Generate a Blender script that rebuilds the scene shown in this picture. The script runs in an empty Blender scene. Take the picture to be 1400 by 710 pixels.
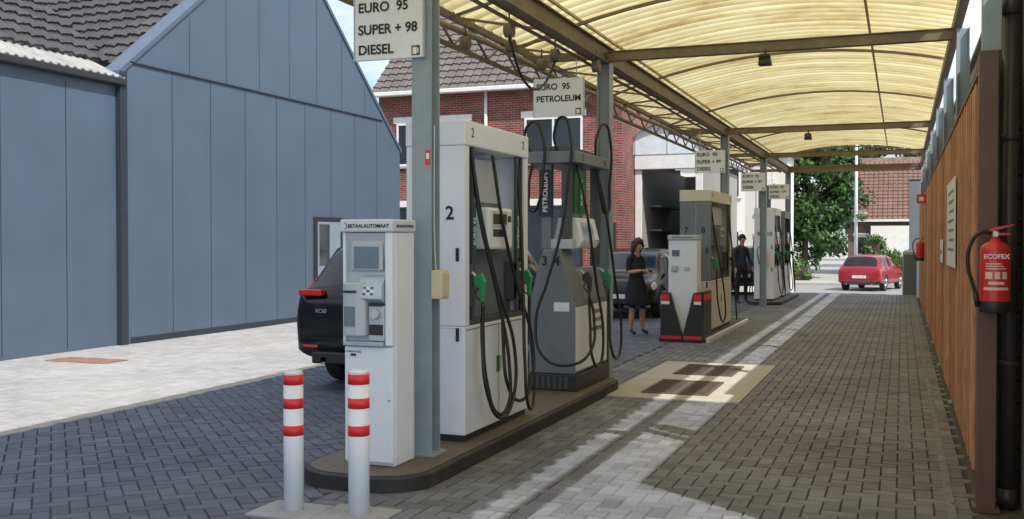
import bpy, bmesh, math, random
import numpy as np
from mathutils import Vector, Matrix
random.seed(7); np.random.seed(7)
S=bpy.context.scene
S.view_settings.view_transform='Standard'
try: S.view_settings.look='None'
except Exception: pass
S.view_settings.exposure=0
COL=S.collection
# ------------------------------------------------------------------ materials
def _n(nt,t,**k):
    n=nt.nodes.new(t)
    for a,b in k.items(): setattr(n,a,b)
    return n
MC={}
def M(name,col,rough=.6,metal=0,var=.12,scale=6,bump=0,bscale=60,isl=0,coat=0,spec=.5,dirt=0,dirtcol=(.12,.1,.08)):
    if name in MC: return MC[name]
    m=bpy.data.materials.new(name); m.use_nodes=True; nt=m.node_tree
    b=nt.nodes['Principled BSDF']; L=nt.links.new
    tc=_n(nt,'ShaderNodeTexCoord')
    no=_n(nt,'ShaderNodeTexNoise'); no.inputs['Scale'].default_value=scale; no.inputs['Detail'].default_value=6; no.inputs['Roughness'].default_value=.65
    L(tc.outputs['Object'],no.inputs['Vector'])
    mr=_n(nt,'ShaderNodeMapRange'); mr.inputs[1].default_value=.25; mr.inputs[2].default_value=.75; mr.inputs[3].default_value=1-var; mr.inputs[4].default_value=1+var
    L(no.outputs['Fac'],mr.inputs[0]); val=mr.outputs[0]
    if isl:
        g=_n(nt,'ShaderNodeNewGeometry'); m2=_n(nt,'ShaderNodeMapRange'); m2.inputs[3].default_value=1-isl; m2.inputs[4].default_value=1+isl
        L(g.outputs['Random Per Island'],m2.inputs[0]); mm=_n(nt,'ShaderNodeMath',operation='MULTIPLY'); L(val,mm.inputs[0]); L(m2.outputs[0],mm.inputs[1]); val=mm.outputs[0]
    vm=_n(nt,'ShaderNodeVectorMath',operation='SCALE'); vm.inputs[0].default_value=col[:3]; L(val,vm.inputs['Scale'])
    out=vm.outputs[0]
    if dirt:
        n2=_n(nt,'ShaderNodeTexNoise'); n2.inputs['Scale'].default_value=scale*.35; n2.inputs['Detail'].default_value=8; n2.inputs['Roughness'].default_value=.7
        L(tc.outputs['Object'],n2.inputs['Vector'])
        m3=_n(nt,'ShaderNodeMapRange'); m3.inputs[1].default_value=.5; m3.inputs[2].default_value=.75; m3.inputs[3].default_value=0; m3.inputs[4].default_value=dirt
        L(n2.outputs['Fac'],m3.inputs[0]); mx=_n(nt,'ShaderNodeMix',data_type='RGBA'); L(m3.outputs[0],mx.inputs[0]); L(out,mx.inputs[6]); mx.inputs[7].default_value=(*dirtcol,1); out=mx.outputs[2]
    L(out,b.inputs['Base Color'])
    b.inputs['Roughness'].default_value=rough; b.inputs['Metallic'].default_value=metal
    b.inputs['Specular IOR Level'].default_value=spec; b.inputs['Coat Weight'].default_value=coat
    if bump:
        n3=_n(nt,'ShaderNodeTexNoise'); n3.inputs['Scale'].default_value=bscale; n3.inputs['Detail'].default_value=4
        L(tc.outputs['Object'],n3.inputs['Vector'])
        bp=_n(nt,'ShaderNodeBump'); bp.inputs['Strength'].default_value=bump; bp.inputs['Distance'].default_value=.02
        L(n3.outputs['Fac'],bp.inputs['Height']); L(bp.outputs[0],b.inputs['Normal'])
    MC[name]=m; return m
def brickM(name,c1,c2,mort,bw=.21,bh=.065,ms=.01):
    m=bpy.data.materials.new(name); m.use_nodes=True; nt=m.node_tree; L=nt.links.new
    b=nt.nodes['Principled BSDF']; tc=_n(nt,'ShaderNodeTexCoord'); sp=_n(nt,'ShaderNodeSeparateXYZ'); L(tc.outputs['Object'],sp.inputs[0])
    ad=_n(nt,'ShaderNodeMath',operation='ADD'); L(sp.outputs[0],ad.inputs[0]); L(sp.outputs[1],ad.inputs[1])
    cb=_n(nt,'ShaderNodeCombineXYZ'); L(ad.outputs[0],cb.inputs[0]); L(sp.outputs[2],cb.inputs[1])
    br=_n(nt,'ShaderNodeTexBrick'); L(cb.outputs[0],br.inputs['Vector']); br.inputs['Scale'].default_value=1
    br.inputs['Color1'].default_value=(*c1,1); br.inputs['Color2'].default_value=(*c2,1); br.inputs['Mortar'].default_value=(*mort,1)
    br.inputs['Brick Width'].default_value=bw; br.inputs['Row Height'].default_value=bh; br.inputs['Mortar Size'].default_value=ms
    no=_n(nt,'ShaderNodeTexNoise'); no.inputs['Scale'].default_value=2.5; no.inputs['Detail'].default_value=7; L(tc.outputs['Object'],no.inputs['Vector'])
    mr=_n(nt,'ShaderNodeMapRange'); mr.inputs[1].default_value=.3; mr.inputs[2].default_value=.7; mr.inputs[3].default_value=.7; mr.inputs[4].default_value=1.25; L(no.outputs['Fac'],mr.inputs[0])
    vm=_n(nt,'ShaderNodeVectorMath',operation='SCALE'); L(br.outputs['Color'],vm.inputs[0]); L(mr.outputs[0],vm.inputs['Scale'])
    L(vm.outputs[0],b.inputs['Base Color']); b.inputs['Roughness'].default_value=.85
    bp=_n(nt,'ShaderNodeBump'); bp.inputs['Strength'].default_value=.5; bp.inputs['Distance'].default_value=.01; bp.invert=True
    L(br.outputs['Fac'],bp.inputs['Height']); L(bp.outputs[0],b.inputs['Normal'])
    return m
def paverM(name,cA,cB,isl):
    m=bpy.data.materials.new(name); m.use_nodes=True; nt=m.node_tree; L=nt.links.new
    b=nt.nodes['Principled BSDF']; tc=_n(nt,'ShaderNodeTexCoord')
    g=_n(nt,'ShaderNodeNewGeometry')
    m2=_n(nt,'ShaderNodeMapRange'); m2.inputs[3].default_value=1-isl; m2.inputs[4].default_value=1+isl; L(g.outputs['Random Per Island'],m2.inputs[0])
    n1=_n(nt,'ShaderNodeTexNoise'); n1.inputs['Scale'].default_value=90; n1.inputs['Detail'].default_value=3; L(tc.outputs['Object'],n1.inputs['Vector'])
    m3=_n(nt,'ShaderNodeMapRange'); m3.inputs[3].default_value=.7; m3.inputs[4].default_value=1.3; L(n1.outputs['Fac'],m3.inputs[0])
    n2=_n(nt,'ShaderNodeTexNoise'); n2.inputs['Scale'].default_value=.7; n2.inputs['Detail'].default_value=8; n2.inputs['Roughness'].default_value=.7; L(tc.outputs['Object'],n2.inputs['Vector'])
    m4=_n(nt,'ShaderNodeMapRange'); m4.inputs[1].default_value=.35; m4.inputs[2].default_value=.65; L(n2.outputs['Fac'],m4.inputs[0])
    mx=_n(nt,'ShaderNodeMix',data_type='RGBA'); mx.inputs[6].default_value=(*cA,1); mx.inputs[7].default_value=(*cB,1); L(m4.outputs[0],mx.inputs[0])
    a=_n(nt,'ShaderNodeMath',operation='MULTIPLY'); L(m2.outputs[0],a.inputs[0]); L(m3.outputs[0],a.inputs[1])
    vm=_n(nt,'ShaderNodeVectorMath',operation='SCALE'); L(mx.outputs[2],vm.inputs[0]); L(a.outputs[0],vm.inputs['Scale'])
    n5=_n(nt,'ShaderNodeTexNoise'); n5.inputs['Scale'].default_value=2.2; n5.inputs['Detail'].default_value=4; L(tc.outputs['Object'],n5.inputs['Vector'])
    m5=_n(nt,'ShaderNodeMapRange'); m5.inputs[1].default_value=.64; m5.inputs[2].default_value=.72; m5.inputs[4].default_value=.45; L(n5.outputs['Fac'],m5.inputs[0])
    mo=_n(nt,'ShaderNodeMix',data_type='RGBA'); L(m5.outputs[0],mo.inputs[0]); L(vm.outputs[0],mo.inputs[6]); mo.inputs[7].default_value=(.5*cA[0],.5*cA[1],.5*cA[2],1)
    L(mo.outputs[2],b.inputs['Base Color']); b.inputs['Roughness'].default_value=.66
    bp=_n(nt,'ShaderNodeBump'); bp.inputs['Strength'].default_value=.25; bp.inputs['Distance'].default_value=.01; L(n1.outputs['Fac'],bp.inputs['Height']); L(bp.outputs[0],b.inputs['Normal'])
    return m
WAVE=.26
def canopyM():
    m=bpy.data.materials.new('translucent_corrugated_sheet'); m.use_nodes=True; nt=m.node_tree; L=nt.links.new
    nt.nodes.remove(nt.nodes['Principled BSDF']); out=nt.nodes['Material Output']
    tc=_n(nt,'ShaderNodeTexCoord')
    mp=_n(nt,'ShaderNodeMapping'); mp.inputs['Scale'].default_value=(.5,1.5,.5); L(tc.outputs['Object'],mp.inputs[0])
    n=_n(nt,'ShaderNodeTexNoise'); n.inputs['Scale'].default_value=1.5; n.inputs['Detail'].default_value=10; n.inputs['Roughness'].default_value=.7; L(mp.outputs[0],n.inputs['Vector'])
    r=_n(nt,'ShaderNodeValToRGB'); L(n.outputs['Fac'],r.inputs[0])
    e=r.color_ramp.elements; e[0].position=.27; e[0].color=(.36,.25,.09,1); e[1].position=.64; e[1].color=(.92,.82,.47,1)
    k=e.new(.40); k.color=(.68,.53,.23,1); k=e.new(.50); k.color=(.82,.69,.34,1)
    sp=_n(nt,'ShaderNodeSeparateXYZ'); L(tc.outputs['Object'],sp.inputs[0])
    # valleys painted darker for lost corrugation shading, plus soil; sheet overlaps every ~1.04 m
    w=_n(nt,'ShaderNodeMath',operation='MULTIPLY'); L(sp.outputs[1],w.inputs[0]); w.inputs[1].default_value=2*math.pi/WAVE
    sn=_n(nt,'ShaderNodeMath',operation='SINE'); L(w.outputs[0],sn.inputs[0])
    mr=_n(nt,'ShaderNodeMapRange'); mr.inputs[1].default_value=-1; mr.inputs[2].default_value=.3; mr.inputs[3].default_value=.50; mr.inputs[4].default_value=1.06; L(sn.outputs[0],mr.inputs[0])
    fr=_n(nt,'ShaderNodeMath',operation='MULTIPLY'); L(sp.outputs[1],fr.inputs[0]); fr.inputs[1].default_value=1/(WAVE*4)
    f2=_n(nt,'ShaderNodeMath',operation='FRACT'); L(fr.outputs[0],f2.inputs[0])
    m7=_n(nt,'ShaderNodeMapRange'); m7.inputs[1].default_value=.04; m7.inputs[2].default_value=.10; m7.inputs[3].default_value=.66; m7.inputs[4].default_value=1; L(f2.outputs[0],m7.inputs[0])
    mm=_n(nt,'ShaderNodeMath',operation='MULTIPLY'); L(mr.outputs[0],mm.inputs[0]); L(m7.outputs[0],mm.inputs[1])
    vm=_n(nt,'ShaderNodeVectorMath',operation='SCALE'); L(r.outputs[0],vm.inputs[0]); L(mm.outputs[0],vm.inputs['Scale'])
    t=_n(nt,'ShaderNodeBsdfTranslucent'); d=_n(nt,'ShaderNodeBsdfDiffuse'); L(vm.outputs[0],t.inputs[0]); L(vm.outputs[0],d.inputs[0])
    ms=_n(nt,'ShaderNodeMixShader'); ms.inputs[0].default_value=.26; L(t.outputs[0],ms.inputs[1]); L(d.outputs[0],ms.inputs[2]); L(ms.outputs[0],out.inputs[0])
    return m
white=M('white_enamel',(.76,.82,.90),.35,var=.04,dirt=.15,dirtcol=(.5,.5,.5),scale=3)
white2=M('sign_white',(.76,.80,.86),.4,var=.04,dirt=.15,dirtcol=(.5,.5,.48))
cream=M('cream_enamel',(.62,.60,.46),.4,var=.06)
lgrey=M('light_grey_panel',(.46,.51,.57),.4,var=.06)
mgrey=M('mid_grey_panel',(.16,.185,.215),.45,var=.08,dirt=.2)
dgrey=M('dark_grey_panel',(.065,.075,.085),.45,var=.1)
black=M('black_rubber',(.012,.012,.013),.42,var=.1)
blackp=M('black_plastic',(.025,.025,.027),.45,var=.1)
silver=M('silver_metal',(.46,.51,.58),.35,metal=.4,var=.06)
lcd=M('lcd_screen',(.05,.07,.06),.1,var=.2)
lcdb=M('blue_grey_screen',(.11,.18,.25),.08,var=.2)
green=M('green_nozzle',(.01,.26,.10),.4,var=.1)
dgreen=M('green_label',(.01,.13,.06),.5)
blue=M('blue_label',(.015,.03,.07),.5)
red=M('red_paint',(.62,.02,.02),.3,coat=.3,var=.08)
redb=M('red_reflective_band',(.72,.025,.03),.4,var=.08)
colm=M('galvanised_painted_column',(.27,.33,.38),.5,var=.12,dirt=.3,dirtcol=(.2,.18,.15))
beamm=M('weathered_brown_steel',(.15,.115,.08),.6,var=.3,dirt=.5,dirtcol=(.28,.18,.09))
brownp=M('brown_painted_steel',(.13,.07,.058),.5,var=.15,dirt=.2)
ink=M('black_lettering',(.012,.012,.016),.5)
inkw=M('white_lettering',(.8,.8,.8),.5)
beige=M('beige_box',(.6,.54,.38),.5)
conc=M('concrete',(.34,.35,.37),.85,var=.18,scale=5,bump=.3,dirt=.4,dirtcol=(.18,.17,.15))
conc2=M('pale_concrete',(.36,.35,.33),.85,var=.12,scale=2,bump=.3,dirt=.3,dirtcol=(.22,.2,.18))
kerbm=M('kerb_black_painted',(.025,.025,.027),.6,var=.3,dirt=.5,dirtcol=(.12,.11,.10))
islm=M('chequer_plate',(.15,.12,.09),.55,metal=.3,var=.35,scale=30,bump=.8,bscale=40)
rust=M('rusty_grate',(.12,.095,.08),.7,metal=.2,var=.3,scale=20)
rustp=M('rusty_cover',(.30,.16,.11),.8,var=.3,scale=8,bump=.4)
wood=M('fence_boards',(.47,.225,.12),.65,var=.35,scale=5,isl=.34,bump=.4,bscale=25)
glass=M('window_glass',(.03,.04,.045),.05,var=.3,scale=1,spec=.8)
cglass=M('car_glass',(.010,.012,.014),.04,var=.1,spec=.5,coat=.1)
tyre=M('tyre',(.02,.02,.02),.8)
alloy=M('alloy_rim',(.45,.46,.48),.3,metal=.9)
cladm=M('blue_grey_cladding',(.078,.115,.16),.48,var=.09,scale=.8,dirt=.4,dirtcol=(.06,.085,.115))
cladd=M('cladding_joint',(.022,.03,.042),.6)
trimw=M('white_trim',(.7,.7,.67),.5)
tile=M('dark_roof_tiles',(.045,.043,.044),.6,var=.4,scale=2.2,bump=.3,dirt=.4,dirtcol=(.15,.15,.13))
tile2=M('brown_roof_tiles',(.12,.105,.095),.75,var=.4,scale=2,bump=.3,dirt=.4,dirtcol=(.2,.19,.16))
tile3=M('red_brown_roof_tiles',(.17,.095,.07),.8,var=.3,scale=2,bump=.3,dirt=.3,dirtcol=(.2,.16,.12))
fibre=M('fibre_cement_sheet',(.30,.30,.28),.9,var=.3,scale=3,dirt=.5,dirtcol=(.12,.12,.1))
brick=brickM('red_brick',(.25,.05,.035),(.14,.03,.028),(.24,.18,.15))
brick2=brickM('brown_brick',(.17,.09,.065),(.11,.065,.05),(.22,.2,.17))
render=M('white_render',(.70,.68,.62),.85,var=.06,scale=1,dirt=.2,dirtcol=(.5,.46,.4))
dark=M('dark_interior',(.03,.028,.026),.8)
leaf=M('foliage_leaves',(.030,.085,.012),.6,var=.5,scale=1.0,isl=.5)
leaf2=M('hedge_leaves',(.07,.13,.025),.6,var=.4,scale=2,isl=.45)
bark=M('bark',(.09,.065,.045),.9,var=.3,scale=12,bump=.8)
skin=M('skin',(.50,.29,.20),.5,var=.05); hairm=M('dark_hair',(.025,.016,.012),.45,var=.3,scale=40)
clothk=M('black_cloth',(.014,.015,.02),.85,var=.3,scale=20,bump=.3); clothn=M('navy_cloth',(.02,.03,.055),.85,var=.2,bump=.3)
clothr=M('red_collar_cloth',(.35,.03,.03),.8); shoe=M('shoe_leather',(.03,.025,.02),.4)
paveL=paverM('dark_grey_pavers',(.078,.088,.118),(.120,.130,.165),.22)
paveR=paverM('grey_pavers_lane',(.105,.115,.140),(.185,.192,.212),.22)
paveS=paverM('pale_concrete_pavers',(.33,.32,.31),(.42,.41,.395),.10)
joint=M('joint_sand',(.05,.052,.058),.95,var=.3,scale=20)
jointp=M('joint_sand_pale',(.20,.19,.17),.95,var=.3,scale=20)
canopym=canopyM()
# ------------------------------------------------------------------ geometry helpers
class R:
    def __init__(s,name,loc=(0,0,0),rot=0,local=False):
        o=bpy.data.objects.new(name,None); COL.objects.link(o); o.empty_display_size=.2
        o.location=loc; o.rotation_euler=(0,0,rot); s.o=o; s.loc=Vector(loc); s.local=local
def att(o,r):
    if r is None: return o
    o.parent=r.o
    if not r.local: o.matrix_parent_inverse=Matrix.Translation(-r.loc)
    return o
def mesh(name,v,f,mat,r=None,smooth=False,mats=None,mi=None):
    me=bpy.data.meshes.new(name); me.from_pydata([tuple(map(float,p)) for p in v],[],f); me.update()
    for m in (mats or [mat]): me.materials.append(m)
    if mi is not None: me.polygons.foreach_set('material_index',mi)
    if smooth: me.polygons.foreach_set('use_smooth',[True]*len(me.polygons))
    o=bpy.data.objects.new(name,me); COL.objects.link(o); return att(o,r)
BF=[(0,3,2,1),(4,5,6,7),(0,1,5,4),(1,2,6,5),(2,3,7,6),(3,0,4,7)]
def bv(b):
    x0,x1,y0,y1,z0,z1=b
    return [(x0,y0,z0),(x1,y0,z0),(x1,y1,z0),(x0,y1,z0),(x0,y0,z1),(x1,y0,z1),(x1,y1,z1),(x0,y1,z1)]
def bevel(o,w,seg=2):
    m=o.modifiers.new('Bevel','BEVEL'); m.width=w; m.segments=seg; m.limit_method='ANGLE'; m.angle_limit=.6
    return o
def box(r,name,b,mat,bw=0):
    o=mesh(name,bv(b),BF,mat,r)
    if bw: bevel(o,bw)
    return o
def boxes(r,name,bs,mat,bw=0):
    v=[];f=[]
    for b in bs:
        k=len(v); v+=bv(b); f+=[tuple(i+k for i in q) for q in BF]
    o=mesh(name,v,f,mat,r)
    if bw: bevel(o,bw,1)
    return o
def prism(r,name,pts,axis,a0,a1,mat,bw=0):
    n=len(pts)
    def P(p,a): return {'y':(p[0],a,p[1]),'x':(a,p[0],p[1]),'z':(p[0],p[1],a)}[axis]
    v=[P(p,a0) for p in pts]+[P(p,a1) for p in pts]
    f=[tuple(range(n)),tuple(range(2*n-1,n-1,-1))]+[(i,i+n,(i+1)%n+n,(i+1)%n) for i in range(n)]
    o=mesh(name,v,f,mat,r)
    bm=bmesh.new(); bm.from_mesh(o.data); bmesh.ops.recalc_face_normals(bm,faces=bm.faces); bm.to_mesh(o.data); bm.free()
    if bw: bevel(o,bw)
    return o
def cyl(r,name,p0,p1,ra,mat,rb=None,n=20,bw=0):
    p0=Vector(p0);p1=Vector(p1); d=p1-p0; rb=ra if rb is None else rb
    q=d.to_track_quat('Z','Y'); v=[];
    for p,rr in ((p0,ra),(p1,rb)):
        for i in range(n):
            a=2*math.pi*i/n; v.append(p+q@Vector((rr*math.cos(a),rr*math.sin(a),0)))
    f=[(i,(i+1)%n,(i+1)%n+n,i+n) for i in range(n)]+[tuple(range(n-1,-1,-1)),tuple(range(n,2*n))]
    o=mesh(name,v,f,mat,r)
    for p in o.data.polygons:
        p.use_smooth=len(p.vertices)==4
    if bw: bevel(o,bw)
    return o
def tube(r,name,pts,rad,mat,res=8):
    cu=bpy.data.curves.new(name,'CURVE'); cu.dimensions='3D'; cu.bevel_depth=rad; cu.bevel_resolution=3; cu.resolution_u=res; cu.use_fill_caps=True
    sp=cu.splines.new('BEZIER'); sp.bezier_points.add(len(pts)-1)
    for b,p in zip(sp.bezier_points,pts):
        b.co=p; b.handle_left_type=b.handle_right_type='AUTO'
    cu.materials.append(mat); o=bpy.data.objects.new(name,cu); COL.objects.link(o); return att(o,r)
def text(r,body,loc,size,mat,face='-Y',name='lettering',bold=.0,align='CENTER',vert=False):
    cu=bpy.data.curves.new(name,'FONT'); cu.body=body; cu.size=size; cu.align_x=align; cu.align_y='CENTER'; cu.extrude=.0008; cu.offset=bold
    cu.materials.append(mat); o=bpy.data.objects.new(name,cu); COL.objects.link(o)
    o.location=loc
    rz={'-Y':0,'+X':math.pi/2,'+Y':math.pi,'-X':-math.pi/2}[face]
    m=Matrix.Rotation(rz,4,'Z')@Matrix.Rotation(math.pi/2,4,'X')
    if vert: m=m@Matrix.Rotation(math.pi/2,4,'Z')
    o.rotation_euler=m.to_euler(); return att(o,r)
def ell(r,name,c,rad,mat,n=16):
    bm=bmesh.new(); bmesh.ops.create_uvsphere(bm,u_segments=n,v_segments=n//2+2,radius=1)
    bmesh.ops.scale(bm,vec=rad,verts=bm.verts); bmesh.ops.translate(bm,vec=c,verts=bm.verts)
    me=bpy.data.meshes.new(name); bm.to_mesh(me); bm.free(); me.materials.append(mat)
    me.polygons.foreach_set('use_smooth',[True]*len(me.polygons))
    o=bpy.data.objects.new(name,me); COL.objects.link(o); return att(o,r)
# ------------------------------------------------------------------ camera / light / world
cam=bpy.data.cameras.new('camera'); co=bpy.data.objects.new('camera',cam); COL.objects.link(co); S.camera=co
cam.sensor_width=36; cam.lens=36; cam.clip_end=2000; cam.clip_start=.05
co.location=(0,0,1.6); co.rotation_euler=(math.radians(90-1.02),0,math.radians(20.84))
sd=Vector((.69,-.50,1)).normalized()
sl=bpy.data.lights.new('sun','SUN'); sl.energy=5; sl.angle=math.radians(.5); sl.color=(1,.96,.90)
so=bpy.data.objects.new('sun',sl); COL.objects.link(so); so.rotation_euler=sd.to_track_quat('Z','Y').to_euler(); so.location=(10,-10,20)
W=bpy.data.worlds.new('World'); S.world=W; W.use_nodes=True; nt=W.node_tree; L=nt.links.new
bg=nt.nodes['Background']; sk=_n(nt,'ShaderNodeTexSky'); sk.sky_type='NISHITA'; sk.sun_disc=False
sk.sun_elevation=math.asin(sd.z); sk.sun_rotation=math.atan2(sd.x,sd.y); sk.dust_density=1.5
tc=_n(nt,'ShaderNodeTexCoord'); mp=_n(nt,'ShaderNodeMapping'); mp.inputs['Scale'].default_value=(1,1,2.5); L(tc.outputs['Generated'],mp.inputs[0])
no=_n(nt,'ShaderNodeTexNoise'); no.inputs['Scale'].default_value=2.2; no.inputs['Detail'].default_value=8; no.inputs['Roughness'].default_value=.6; L(mp.outputs[0],no.inputs['Vector'])
mr=_n(nt,'ShaderNodeMapRange'); mr.inputs[1].default_value=.36; mr.inputs[2].default_value=.56; mr.inputs[4].default_value=.92; L(no.outputs['Fac'],mr.inputs[0])
mx=_n(nt,'ShaderNodeMix',data_type='RGBA'); L(mr.outputs[0],mx.inputs[0]); L(sk.outputs[0],mx.inputs[6]); mx.inputs[7].default_value=(8.4,9.1,10.4,1)
L(mx.outputs[2],bg.inputs[0]); bg.inputs[1].default_value=.15
# ------------------------------------------------------------------ ground
def sheet(name,x0,x1,y0,y1,z,mat): 
    return mesh(name,[(x0,y0,z),(x1,y0,z),(x1,y1,z),(x0,y1,z)],[(0,1,2,3)],mat)
xs=[-400,-60,-20,-8,0,8,20,60,400]; ys=[(-100,-.04),(0,-.04),(33,-.04),(34.5,-.08),(37,-.2),(40,-.35),(60,-.37),(150,-.37),(900,-.37)]
v=[(x,y,z) for y,z in ys for x in xs]; n=len(xs)
mesh('ground',v,[(j*n+i,j*n+i+1,(j+1)*n+i+1,(j+1)*n+i) for j in range(len(ys)-1) for i in range(n-1)],M('far_ground_paving',(.36,.35,.32),.9,var=.15,scale=.6,dirt=.3,dirtcol=(.25,.24,.21)))
def pavers(name,x0,x1,y0,y1,w,mat,ang=0,gap=.004,ch=.005,grid=False,z=0.0):
    V=[];F=[]
    ca,sa=math.cos(ang),math.sin(ang); cx,cy=(x0+x1)/2,(y0+y1)/2
    rad=math.hypot(x1-x0,y1-y0)/2+.3 if ang else max(x1-x0,y1-y0)/2+.3
    N=int(rad/w)+1
    def inside(x,y): return x0<=x<=x1 and y0<=y<=y1
    for a in range(-N,N):
        for b in range(-N,N):
            if grid: bw,bh=w,w
            else:
                c=(a-b)%4
                if c==0: bw,bh=2*w,w
                elif c==3: bw,bh=w,2*w
                else: continue
            X=a*w;Y=b*w; mx_,my_=X+bw/2,Y+bh/2
            wx=cx+mx_*ca-my_*sa; wy=cy+mx_*sa+my_*ca
            if not inside(wx,wy): continue
            k=len(V); g=gap/2
            dz=random.uniform(-.0018,.0018)+.004*math.sin(wx*1.3+1)*math.sin(wy*.9)
            for (i,zz) in ((g,z-.014),(g+ch,z+dz)):
                for px,py in ((X+i,Y+i),(X+bw-i,Y+i),(X+bw-i,Y+bh-i),(X+i,Y+bh-i)):
                    V.append((min(max(cx+px*ca-py*sa,x0-.02),x1+.02),min(max(cy+px*sa+py*ca,y0-.02),y1+.02),zz))
            F+=[(k+4,k+5,k+6,k+7),(k,k+1,k+5,k+4),(k+1,k+2,k+6,k+5),(k+2,k+3,k+7,k+6),(k+3,k,k+4,k+7)]
    mesh(name,V,F,mat)
sheet('paving_bed',-6.95,.75,-3,33,-.012,joint)
sheet('pavement_bed',-11.6,-7.09,-3,30,-.012,jointp)
pavers('herringbone_driveway',-6.93,-3.4,3.4,33,.105,paveL,math.pi/4)
pavers('paved_lane',-3.4,.42,3.4,33,.105,paveR,0)
pavers('pavement',-11.35,-7.10,3,30,.105,paveS,0,gap=.005,ch=.004)
box(None,'gutter_channel',(-7.09,-6.95,-3,33,-.05,-.006),M('gutter_stone',(.13,.12,.11),.9,var=.25,scale=9))
boxes(None,'edge_kerb',[(.26,.31,3+i,3.98+i,-.05,.008) for i in range(30)],M('edge_kerb_stone',(.19,.20,.21),.9,var=.35,scale=4))
box(None,'gravel_strip',(.43,.75,3,33,-.05,-.006),M('gravel',(.1,.09,.085),.95,var=.4,scale=60,bump=.8))
sl_=R('concrete_slab',(-2.2,11.8,0))
box(sl_,'slab',(-2.9,-1.49,10.2,13.4,-.05,.012),M('slab_concrete',(.44,.43,.40),.85,var=.14,scale=3,bump=.3,dirt=.3,dirtcol=(.26,.24,.2)),.004)
for (y0,y1) in ((10.5,11.55),(12.1,13.1)):
    x0,x1=-2.55,-1.85
    g=R('drain_grate',((x0+x1)/2,(y0+y1)/2,.01))
    box(g,'pit',(x0,x1,y0,y1,.0125,.014),dark)
    bs=[(x0,x0+.03,y0,y1,.014,.024),(x1-.03,x1,y0,y1,.014,.024),(x0+.03,x1-.03,y0,y0+.03,.014,.024),(x0+.03,x1-.03,y1-.03,y1,.014,.024)]
    nn=12
    for i in range(nn):
        yy=y0+.03+(y1-y0-.06)*(i+.3)/nn; bs.append((x0+.031,x1-.031,yy,yy+.032,.0145,.022))
    bs.append(((x0+x1)/2-.02,(x0+x1)/2+.02,y0+.031,y1-.031,.015,.0235))
    boxes(g,'bars',bs,rust)
mc=R('manhole_cover',(-10.2,10.8,0)); box(mc,'cover',(-10.7,-9.7,10.55,11.0,.0,.012),rustp,.004); boxes(mc,'ribs',[(-10.65+.1*i,-10.60+.1*i,10.6,10.95,.0125,.016) for i in range(10)],rustp)
mc=R('manhole_cover',(.6,6.1,0)); box(mc,'cover',(.35,.72,5.6,6.3,.0,.012),rust,.004); boxes(mc,'ribs',[(.38,.70,5.64+.06*i,5.67+.06*i,.0125,.018) for i in range(11)],rust)
V=[];F=[]
for i in range(420):
    e=random.random()
    if e<.4: x=random.uniform(.28,.45)-abs(random.gauss(0,.08)); y=random.uniform(4.5,25)
    elif e<.7: x=-2.80+abs(random.gauss(0,.08)); y=random.uniform(5.8,20)
    else: x=random.uniform(-6.5,.2); y=random.uniform(4.5,20)
    s=random.uniform(.006,.02); a=random.uniform(0,6.28); k=len(V); z=.008
    for q in range(4): V.append((x+s*math.cos(a+q*1.57)*(1 if q%2 else .5),y+s*math.sin(a+q*1.57)*(1 if q%2 else .5),z+random.uniform(0,.008)))
    F.append((k,k+1,k+2,k+3))
mesh('leaf_litter',V,F,M('dry_leaves',(.16,.12,.06),.9,var=.3,isl=.5))
# ------------------------------------------------------------------ islands
def island(x0,x1,y0,y1,h=.1,rr=.35):
    r=R('pump_island',((x0+x1)/2,(y0+y1)/2,0))
    def outline(x0,x1,y0,y1,rr):
        p=[]
        for cx,cy,a0 in ((x1-rr,y0+rr,-90),(x1-rr,y1-rr,0),(x0+rr,y1-rr,90),(x0+rr,y0+rr,180)):
            for i in range(9):
                a=math.radians(a0+90*i/8); p.append((cx+rr*math.cos(a),cy+rr*math.sin(a)))
        return p
    prism(r,'kerb',outline(x0,x1,y0,y1,rr),'z',-.03,h,kerbm,.012)
    prism(r,'top_plate',outline(x0+.04,x1-.04,y0+.04,y1-.04,rr-.04),'z',h+.001,h+.006,islm)
    return r
island(-3.78,-2.84,5.72,10.98)
island(-3.62,-2.80,26.1,31.2,h=.08)
b=R('pump_island',(-3.25,18,0)); box(b,'kerb',(-3.62,-2.88,16.1,20.6,-.03,.08),kerbm,.015); box(b,'white_edge',(-2.88,-2.83,16.15,20.6,-.02,.07),white,.01)
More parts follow.
